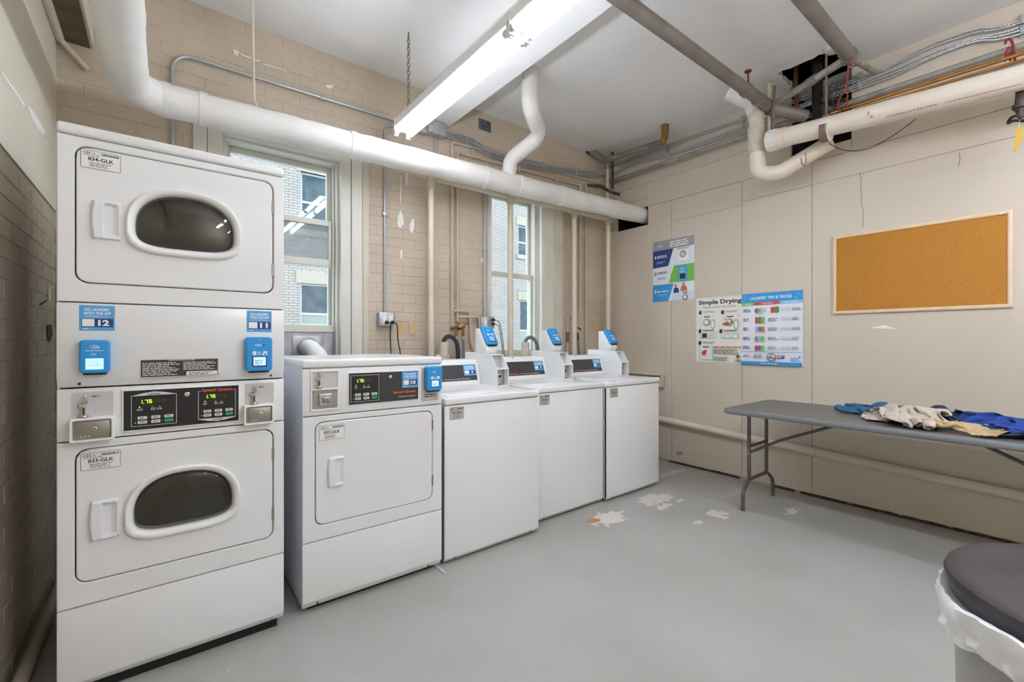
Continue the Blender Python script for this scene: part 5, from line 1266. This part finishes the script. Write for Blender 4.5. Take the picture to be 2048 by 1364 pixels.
# ================================================================ on the panel wall
def wall_print(y, z): return Print((XR - .0016, y, z), (0, -1, 0), (0, 0, 1))
def poster_pay():
    w, h = .455, .612; p = wall_print(2.737, 1.612); p.slab(w, h, 'poster_white', r=.012)
    p.rect(0, h * .845, w, h, 'poster_grey', r=.010); p.rect(0, h * .845, w, h * .9, 'poster_grey')
    p.text('CSC', w * .12, h * .905, w * .13, h * .025, 'ink_white', .03); p.lines(w * .42, h * .87, w * .86, h * .975, 3, 'ink_white', ragged=False)
    p.poly([(0, h * .845), (0, h * .56), (w * .385, h * .57), (w * .51, h * .845)], 'navy'); p.text('1', w * .05, h * .71, w * .03, h * .05, 'ink_white', .02); p.lines(w * .11, h * .715, w * .40, h * .765, 2, 'ink_white'); p.lines(w * .10, h * .625, w * .32, h * .665, 2, 'blue_pale')
    p.poly([(w * .58, h * .845), (w * .90, h * .845), (w * .85, h * .80), (w * .62, h * .80)], 'label_silver'); p.rect(w * .64, h * .62, w * .86, h * .80, 'ink_white'); p.disc(w * .74, h * .73, w * .085, 'label_silver'); p.disc(w * .74, h * .73, w * .065, 'ink_grey'); p.disc(w * .735, h * .725, w * .04, 'poster_pale')
    p.rect(w * .60, h * .605, w * .90, h * .615, 'label_silver')
    p.poly([(w * .40, h * .29), (w, h * .29), (w, h * .565), (w * .53, h * .565)], 'green'); p.disc(w * .52, h * .40, w * .075, 'green_dark'); p.disc(w * .52, h * .40, w * .07, 'green')
    p.rect(w * .63, h * .305, w * .84, h * .545, 'blue', r=.008); p.rect(w * .645, h * .315, w * .825, h * .535, 'blue_light', r=.006); p.rect(w * .67, h * .335, w * .80, h * .42, 'ink'); p.lines(w * .67, h * .435, w * .80, h * .46, 1, 'ink_white'); p.text('CSC', w * .68, h * .485, w * .08, h * .018, 'ink_white', .03)
    p.text('2', w * .04, h * .43, w * .055, h * .055, 'ink', .02); p.lines(w * .12, h * .45, w * .38, h * .49, 2, 'ink'); p.lines(w * .12, h * .355, w * .38, h * .40, 3, 'ink_grey')
    p.poly([(0, 0), (w * .39, 0), (w * .52, h * .275), (0, h * .275)], 'blue'); p.text('3', w * .04, h * .135, w * .055, h * .055, 'ink_white', .02); p.lines(w * .12, h * .145, w * .40, h * .18, 1, 'ink_white'); p.lines(w * .12, h * .08, w * .36, h * .12, 2, 'blue_pale')
    p.disc(w * .57, h * .235, w * .03, 'skin_print', ry=h * .025); p.poly([(w * .52, h * .12), (w * .65, h * .12), (w * .64, h * .19), (w * .57, h * .21), (w * .53, h * .19)], 'navy')
    p.disc(w * .76, h * .255, w * .03, 'skin_print', ry=h * .025); p.poly([(w * .69, h * .14), (w * .84, h * .14), (w * .83, h * .21), (w * .76, h * .235), (w * .70, h * .21)], 'orange')
    p.poly([(w * .50, 0), (w * .68, 0), (w * .70, h * .12), (w * .54, h * .12)], 'poster_pale'); p.rect(w * .86, h * .02, w * .98, h * .13, 'poster_pale'); p.disc(w * .79, h * .04, w * .06, 'ink'); p.disc(w * .79, h * .04, w * .045, 'poster_white'); p.rect(w * .74, h * .10, w * .84, h * .125, 'ink_grey')
    tag(p.build('poster'), 'grey, navy, green and blue payment poster, the highest on the panel wall', 'poster')
def poster_drying():
    w, h = .475, .600; p = wall_print(2.268, 1.014); p.slab(w, h, 'poster_cream', r=.008); p.frame(w * .012, h * .012, w * .99, h * .988, .0016, 'ink_grey')
    p.text('Simple Drying', w * .06, h * .875, w * .84, h * .085, 'ink', .035)
    p.text('SINGLE LOAD/STACK DRYERS', w * .15, h * .835, w * .64, h * .024, 'ink')
    def step(x, y, kind):
        p.rect(x, y + h * .01, x + w * .05, y + h * .06, 'ink'); p.poly([(x - w * .01, y + h * .03), (x + w * .03, y + h * .075), (x + w * .055, y + h * .05), (x + w * .02, y)], 'ink')
        p.lines(x + w * .09, y + h * .03, x + w * .34, y + h * .06, 2, 'ink_grey')
        if kind < 2:
            X, Y = x + w * .03, y - h * .24; p.rect(X, Y, X + w * .29, Y + h * .245, 'poster_pale'); p.rect(X + w * .008, Y + h * .005, X + w * .282, Y + h * .235, 'poster_cream'); p.rect(X + w * .07, Y + h * .20, X + w * .20, Y + h * .215, 'ink')
            p.disc(X + w * .13, Y + h * .12, w * .085, 'label_silver'); p.disc(X + w * .13, Y + h * .12, w * .065, 'ink_grey'); p.disc(X + w * .12, Y + h * .125, w * .045, 'label_white'); p.disc(X + w * .25, Y + h * .09, w * .045, 'ink_grey', ry=h * .075); p.disc(X + w * .25, Y + h * .09, w * .034, 'label_white', ry=h * .06); p.line([(X + w * .03, Y - h * .005), (X + w * .28, Y - h * .005)], .002, 'ink_grey')
            if kind == 1: p.poly([(X - w * .02, Y + h * .09), (X + w * .03, Y + h * .12), (X + w * .10, Y + h * .13), (X + w * .15, Y + h * .10), (X + w * .08, Y + h * .07)], 'red'); p.disc(X + w * .15, Y + h * .10, w * .03, 'green'); p.disc(X + w * .17, Y + h * .13, w * .022, 'red'); p.disc(X + w * .05, Y + h * .17, w * .014, 'red')
        elif kind < 4:
            X, Y = x + w * .03, y - h * .07; p.rect(X, Y, X + w * .33, Y + h * .075, 'blue_pale', r=.006); p.rect(X + w * .008, Y + h * .008, X + w * .322, Y + h * .067, 'poster_cream', r=.005)
            if kind == 2: p.rect(X + w * .04, Y + h * .005, X + w * .14, Y + h * .07, 'ink'); p.lines(X + w * .17, Y + h * .02, X + w * .29, Y + h * .05, 2, 'ink_grey')
            else:
                for k in range(2): p.disc(X + w * (.12 + .15 * k), Y + h * .03, w * .055, 'ink_grey', ry=h * .035); p.disc(X + w * (.12 + .15 * k), Y + h * .03, w * .048, 'label_white', ry=h * .03)
        else:
            X, Y = x + w * .02, y - h * .22; p.rect(X, Y, X + w * .27, Y + h * .215, 'blue_pale', r=.006); p.rect(X + w * .01, Y + h * .006, X + w * .255, Y + h * .205, 'poster_cream', r=.005); p.rect(X + w * .07, Y + h * .185, X + w * .19, Y + h * .20, 'ink'); p.disc(X + w * .09, Y + h * .10, w * .05, 'red'); p.disc(X + w * .12, Y + h * .13, w * .03, 'red'); p.line([(X + w * .06, Y + h * .03), (X + w * .18, Y + h * .06)], .0015, 'skin_print')
    step(w * .07, h * .735, 0); step(w * .52, h * .725, 1); step(w * .07, h * .445, 2); step(w * .49, h * .44, 3); step(w * .07, h * .26, 4)
    p.lines(w * .38, h * .225, w * .90, h * .255, 1, 'red', ragged=False); p.lines(w * .38, h * .125, w * .90, h * .215, 4, 'ink_grey'); p.lines(w * .38, h * .03, w * .72, h * .095, 4, 'ink_grey')
    p.disc(w * .845, h * .10, w * .035, 'ink_grey'); p.disc(w * .835, h * .105, w * .018, 'ink'); p.text('CSC', w * .79, h * .025, w * .11, h * .03, 'ink', .03)
    tag(p.build('poster'), 'cream Simple Drying poster partly covered by the blue tips poster', 'poster')
def poster_tips():
    w, h = .473, .607; p = wall_print(1.838, 1.011); p.o.x -= .0042; p.slab(w, h, 'poster_white')
    p.rect(0, h * .875, w, h, 'blue'); p.text('LAUNDRY TIPS & TRICKS', w * .15, h * .91, w * .68, h * .04, 'ink_white', .02)
    for x, y in ((.18, .96), (.94, .95), (.90, .90), (.04, .91), (.05, .96)): p.disc(w * x, h * y, w * .03, 'blue_light'); p.disc(w * x, h * y, w * .016, 'blue')
    p.rect(0, h * .832, w * .22, h * .875, 'green'); p.rect(w * .22, h * .832, w * .65, h * .875, 'red'); p.rect(w * .65, h * .832, w, h * .875, 'blue_pale')
    p.text('STAINS', w * .06, h * .844, w * .11, h * .018, 'ink_white', .02); p.text('CLEANING', w * .34, h * .844, w * .19, h * .018, 'ink_white', .02); p.text('HOW TO USE', w * .73, h * .844, w * .19, h * .018, 'ink_white', .02)
    rows = [.755, .625, .495, .365, .235]; cols = [('purple', 'green', 'label_silver'), ('red', 'green_dark', 'green'), ('blue_pale', 'purple', 'orange'), ('ink_grey', 'blue_pale', 'green'), ('red', 'purple', 'green')]
    for k, y in enumerate(rows):
        p.lines(w * .03, h * (y - .02), w * (.17 if k in (0, 3, 4) else .13), h * (y + .03), (3 if k in (0, 2, 4) else 2), 'navy')
        for j, c in enumerate(cols[k]):
            x = w * (.24 + .055 * j)
            if k == 0: p.disc(x + w * .03, h * y, w * .045, c)
            elif k == 1: p.rect(x, h * (y - .045), x + w * .045, h * (y + .04), c)
            else: p.rect(x, h * (y - .04 + .01 * (j % 2)), x + w * .05, h * (y + .03), c, r=.006); p.disc(x + w * .025, h * (y + .035), w * .012, 'label_silver')
        if k == 0: p.rect(w * .50, h * (y - .04), w * .565, h * (y + .04), 'red', r=.006); p.rect(w * .57, h * (y - .04), w * .635, h * (y + .045), 'green_dark', r=.006)
        p.lines(w * .24, h * (y - .058), w * .42, h * (y - .048), 1, 'red')
        if k: p.lines(w * .46, h * (y - .025), w * .63, h * (y + .025), 3, 'ink_grey')
        for j in range(2): p.disc(w * (.70 + .085 * j), h * (y + .005), w * .026, 'ink_grey'); p.disc(w * (.70 + .085 * j), h * (y + .005), w * .021, 'poster_white')
        p.lines(w * .84, h * (y - .02), w * .97, h * (y + .025), 2 if k < 2 else 3, 'ink_grey')
    p.rect(0, h * .178, w, h * .184, 'blue'); p.lines(w * .04, h * .105, w * .16, h * .135, 2, 'navy'); p.lines(w * .22, h * .085, w * .40, h * .15, 3, 'ink_grey')
    p.disc(w * .52, h * .11, w * .072, 'ink'); p.disc(w * .52, h * .11, w * .060, 'label_white'); p.disc(w * .495, h * .10, w * .03, 'blue'); p.disc(w * .545, h * .095, w * .025, 'orange'); p.disc(w * .52, h * .135, w * .02, 'skin_print')
    p.rect(w * .62, h * .095, w * .73, h * .135, 'navy', r=.003); p.lines(w * .63, h * .10, w * .72, h * .13, 2, 'ink_white'); p.lines(w * .82, h * .06, w * .98, h * .115, 3, 'blue'); p.rect(w * .95, h * .115, w * .975, h * .13, 'navy')
    p.rect(0, 0, w, h * .046, 'blue'); p.lines(w * .34, h * .014, w * .62, h * .032, 1, 'ink_white', ragged=False)
    o = p.build('poster'); tag(o, 'white and blue Laundry Tips poster hung over the cream poster', 'poster')
poster_pay(); poster_drying(); poster_tips()

def corkboard():
    y0, y1, z0, z1 = .256, 1.164, 1.414, 2.000; t = thing('cork_board', 'wide cork notice board in a pale wooden frame on the panel wall', 'notice board', (XR, .71, z0)); f = .022
    MB().box(XR - .010, XR - .001, y0 + .01, y1 - .01, z0 + .01, z1 - .01).build('cork', 'cork', t, smooth=False)
    def bar(a, b, c, d):
        # mitred moulding from outer corner pair to inner corner pair
        (ya, za), (yb, zb), (yc, zc), (yd, zd) = a, b, c, d; x0, x1 = XR - .001, XR - .019
        MB().add([(x0, ya, za), (x0, yb, zb), (x0, yc, zc), (x0, yd, zd), (x1 + .004, ya, za), (x1 + .004, yb, zb), (x1 + .006, yc, zc), (x1 + .006, yd, zd), (x1, ya * .55 + yd * .45, za * .55 + zd * .45), (x1, yb * .55 + yc * .45, zb * .55 + zc * .45)],
                 [(0, 1, 5, 4), (4, 5, 9, 8), (8, 9, 6, 7), (7, 6, 2, 3), (0, 4, 8, 7, 3), (1, 2, 6, 9, 5)]).build('frame_rail', 'pale_wood', t, angle=50)
    bar((y0, z0), (y1, z0), (y1 - f, z0 + f), (y0 + f, z0 + f)); bar((y1, z1), (y0, z1), (y0 + f, z1 - f), (y1 - f, z1 - f)); bar((y1, z0), (y1, z1), (y1 - f, z1 - f), (y1 - f, z0 + f)); bar((y0, z1), (y0, z0), (y0 + f, z0 + f), (y0 + f, z1 - f))
    for k, (u, v) in enumerate(((2003, 428), (2009, 427))):
        c = PX(u, v, XR - .010); e = thing('push_pin', 'white push pin in the upper right of the cork board, %s one' % ('left', 'right')[k], 'pin', c, group='push pins')
        MB().lathe([(.0045, 0), (.003, .003), (.003, .010), (.005, .013), (.005, .015)], c, dirn=(-1, 0, 0), n=12).build('head', 'white_plastic', e); MB().lathe([(.0012, -.004), (.0012, .002)], c, dirn=(-1, 0, 0), n=6).build('point', 'chrome', e)
corkboard()

# ================================================================ folding table and the clothes on it
TX0, TX1, TY0, TY1, TZ = 3.115, 3.875, -.27, 1.575, .740
def table():
    t = thing('folding_table', 'grey folding table with steel wishbone legs along the panel wall', 'table', (3.5, .65, 0))
    def L(g, z, r=.05): return [Vector((x, y, z)) for x, y in rrect(TX0 + g, TX1 - g, TY0 + g, TY1 - g, r, 6)]
    MB().loft([L(.012, TZ - .038), L(.002, TZ - .034), L(0, TZ - .022), L(.001, TZ - .008), L(.006, TZ - .001), L(.010, TZ)], cap0=True).build('edge_band', 'table_edge', t, angle=60)
    MB().loft([L(.010, TZ - .003), L(.010, TZ - .0002), L(.012, TZ + .0004)], cap1=True).build('table_top', 'table_top', t, angle=30)
    for Y, sg in ((1.50, -1), (-.16, 1)):
        for X, fx in ((3.37, 3.275), (3.66, 3.795)):
            MB().tube([(X, Y, TZ - .04), (X, Y, .215)], .0125, 12).build('leg', 'leg_steel', t)
        MB().tube([(3.275, Y, .0), (3.275, Y, .13), (3.36, Y, .205), (3.67, Y, .205), (3.775, Y, .13), (3.775, Y, .0)], .0125, 12, bend=.07).build('foot_rail', 'leg_steel', t)
        for X in (3.275, 3.775): MB().lathe([(.0145, 0), (.0145, .022)], (X, Y, 0), n=12).build('foot_cap', 'leg_steel', t)
        MB().tube([(3.36, Y, .445), (3.67, Y, .445)], .010, 10).build('stretcher', 'leg_steel', t)
        MB().tube([(3.40, Y, .40), (3.46, Y + sg * .17, .505), (3.50, Y + sg * .58, TZ - .045)], .010, 10).build('brace', 'leg_steel', t)
        MB().lathe([(.010, 0), (.008, .006)], (3.358, Y, .395), dirn=(-1, 0, 0), n=10).build('rivet', 'chrome', t)
table()
COLL = []
def collider(o, thick=.004):
    md = o.modifiers.new('collide', 'COLLISION'); o.collision.thickness_outer = thick; o.collision.cloth_friction = 40; COLL.append(o)
slab = MB().box(TX0 + .004, TX1 + .1, TY0 - .2, TY1, TZ - .06, TZ + .001).build('drop_surface', 'table_top', smooth=False); collider(slab)
SC.frame_start = 1; SC.frame_end = 60
def garment(name, m, lab, ctr, sx, sy, cx, cy, kx, ky, rot, seed, n=40, lift=.02, frames=34, thick=.004, noise_amp=.012, stiff=8, bend=.4, tilt=0.0, hm=.1):
    """a cloth sheet of sx by sy metres gathered to cx, cy of its size in folds, dropped on the table and left to settle"""
    m_ = int(n * sy / sx) if sy < sx else n; n_ = n if sy < sx else int(n * sx / sy); V = []; S = Vector((seed * 2.3, seed * 5.1, seed * 1.1)); cr, sr = math.cos(rot), math.sin(rot)
    # fold height that keeps the sheet's length
    ax = sx / (2 * math.pi * kx) * math.sqrt(max(0, 1 / cx ** 2 - 1)) * 1.25 * cx if kx else 0; ay = sy / (2 * math.pi * ky) * math.sqrt(max(0, 1 / cy ** 2 - 1)) * 1.25 * cy if ky else 0
    for j in range(m_ + 1):
        for i in range(n_ + 1):
            u, v = i / n_ - .5, j / m_ - .5; q = Vector((u * 4, v * 4, 0)) + S
            lx = u * sx * cx + .02 * noise.noise(q + Vector((3, 0, 0))); ly = v * sy * cy + .02 * noise.noise(q + Vector((0, 7, 0)))
            z = ax * math.sin(2 * math.pi * kx * (u + .04 * noise.noise(q * .7))) + ay * math.sin(2 * math.pi * ky * (v + .05 * noise.noise(q * .8)) + 1.3) + noise_amp * noise.noise(q * 2.2) + tilt * u
            V.append((ctr[0] + lx * cr - ly * sr, ctr[1] + lx * sr + ly * cr, z))
    zmin = min(v[2] for v in V); V = [(x, y, TZ + lift + z - zmin) for x, y, z in V]
    F = [(j * (n_ + 1) + i, j * (n_ + 1) + i + 1, (j + 1) * (n_ + 1) + i + 1, (j + 1) * (n_ + 1) + i) for j in range(m_) for i in range(n_)]
    o = MB().add(V, F).build(name, m)
    md = o.modifiers.new('cloth', 'CLOTH'); st = md.settings; st.quality = 5; st.mass = .25; st.tension_stiffness = stiff; st.compression_stiffness = stiff; st.shear_stiffness = stiff * .6; st.bending_stiffness = bend; st.air_damping = 2.0
    md.collision_settings.distance_min = .004; md.collision_settings.collision_quality = 2; md.collision_settings.use_self_collision = True; md.collision_settings.self_distance_min = .005; md.collision_settings.self_friction = 15
    md.point_cache.frame_start = 1; md.point_cache.frame_end = 60
    for f in range(1, frames + 1): SC.frame_set(f)
    dg = bpy.context.evaluated_depsgraph_get(); me = bpy.data.meshes.new_from_object(o.evaluated_get(dg)); o.modifiers.clear(); old = o.data; o.data = me; bpy.data.meshes.remove(old)
    for v in me.vertices: v.co.z = TZ + .003 + hm * math.tanh(max(v.co.z - TZ - .003, 0) / hm)      # the pile's own weight presses tall folds down
    me.polygons.foreach_set('use_smooth', [True] * len(me.polygons))
    SC.frame_set(1)
    collider(o, .004)
    return tag(o, lab, 'clothing')
def finish(o, thick=.005):
    for md in list(o.modifiers): o.modifiers.remove(md)
    s = o.modifiers.new('thickness', 'SOLIDIFY'); s.thickness = thick; s.offset = 1.0; s2 = o.modifiers.new('smooth', 'SUBSURF'); s2.levels = 1; s2.render_levels = 1
GAR = []
GAR.append(garment('jeans', 'denim', 'folded blue denim jeans at the left end of the clothes', (3.60, .86), .56, .74, .56, .52, 2.0, 2.5, -.1, 3, bend=.5, stiff=12, hm=.085))
GAR.append(garment('shirt', 'pinkish', 'pale pink garment showing under the oatmeal sweater', (3.33, .74), .30, .28, .85, .8, 1.0, 1.0, .4, 5, n=22, hm=.03))
GAR.append(garment('knit_top', 'navy_cloth', 'dark navy ribbed top behind the sweater', (3.62, .46), .60, .50, .48, .55, 2.5, 1.5, .3, 14, n=34, bend=1.0))
GAR.append(garment('sweater', 'oatmeal', 'oatmeal knit sweater rolled up beside the jeans', (3.37, .60), .66, .95, .54, .38, 1.5, 3.5, .15, 8, bend=2.5, stiff=12, n=48, hm=.10))
GAR.append(garment('shirt', 'royal', 'royal blue shirt heaped high at the back of the table', (3.62, .16), .80, 1.10, .46, .52, 2.0, 2.5, .2, 19, n=46, bend=1.0, hm=.16))
GAR.append(garment('shorts', 'tan', 'tan cotton shorts crumpled at the table front edge', (3.242, .375), .36, .52, .46, .66, 2.5, 1.5, .08, 12, n=38, bend=.8, hm=.055))
GAR.append(garment('towel', 'grey_cloth', 'small fuzzy grey cloth between the tan shorts and the blue shorts', (3.36, .29), .24, .24, .45, .45, 1.5, 1.5, .3, 21, n=20, hm=.06))
GAR.append(garment('shorts', 'royal', 'royal blue shorts lying at the front edge, rightmost of the clothes', (3.285, .16), .48, .55, .54, .58, 2.0, 2.0, .1, 25, n=38, hm=.07))
for o in GAR: finish(o)
bpy.data.objects.remove(slab)

# ================================================================ bin
def bin_():
    cx, cy = 1.437, -.094; t = thing('trash_can', 'round grey metal trash can with a dark lid in the lower right corner', 'trash can', (cx, cy, 0)); c = (cx, cy, 0)
    MB().lathe([(.262, 0), (.265, .01), (.276, .655), (.284, .660), (.284, .675), (.274, .680), (.268, .65), (.25, .02)], c, n=72).build('body', 'can_body', t)
    MB().lathe([(.270, .668), (.2835, .668), (.2855, .705), (.276, .712)], c, n=72).build('rim', 'can_rim', t)
    MB().lathe([(.0001, .722), (.20, .722), (.255, .721), (.276, .725), (.288, .721), (.292, .712), (.289, .704), (.27, .704)], c, n=72).build('lid', 'can_lid', t)
    b = MB(); n = 160; prof = [(.281, .655, .0), (.287, .672, .15), (.296, .680, .6), (.303, .672, 1.0), (.304, .650, 1.0), (.298, .632, 1.0), (.299, .618, 1.0), (.291, .606, .9)]; loops = []
    for i, (r, z, wv) in enumerate(prof):
        L = []
        for k in range(n):
            a = 2 * math.pi * k / n; d = Vector((math.cos(a), math.sin(a), 0)); face = max(0, d.dot(Vector((-.80, .60, 0)))) ** 10
            q = noise.noise(Vector((d.x * 3, d.y * 3, i * .5))) * .008 + noise.noise(Vector((d.x * 11, d.y * 11, i * .9))) * .008 + noise.noise(Vector((d.x * 26, d.y * 26, i * 1.5))) * .004
            rr = r + wv * (q + .016 * face); zz = z + wv * (noise.noise(Vector((d.x * 2.5, d.y * 2.5, 5))) * .028 * (i / 6) + noise.noise(Vector((d.x * 8, d.y * 8, i * .4))) * .006 + .030 * face * (1 - i / 9))
            L.append(Vector((cx + d.x * rr, cy + d.y * rr, zz)))
        loops.append(L)
    tag(b.loft(loops).build('trash_bag', 'bag', angle=55), 'white plastic bag folded over the rim of the trash can', 'bag')
bin_()
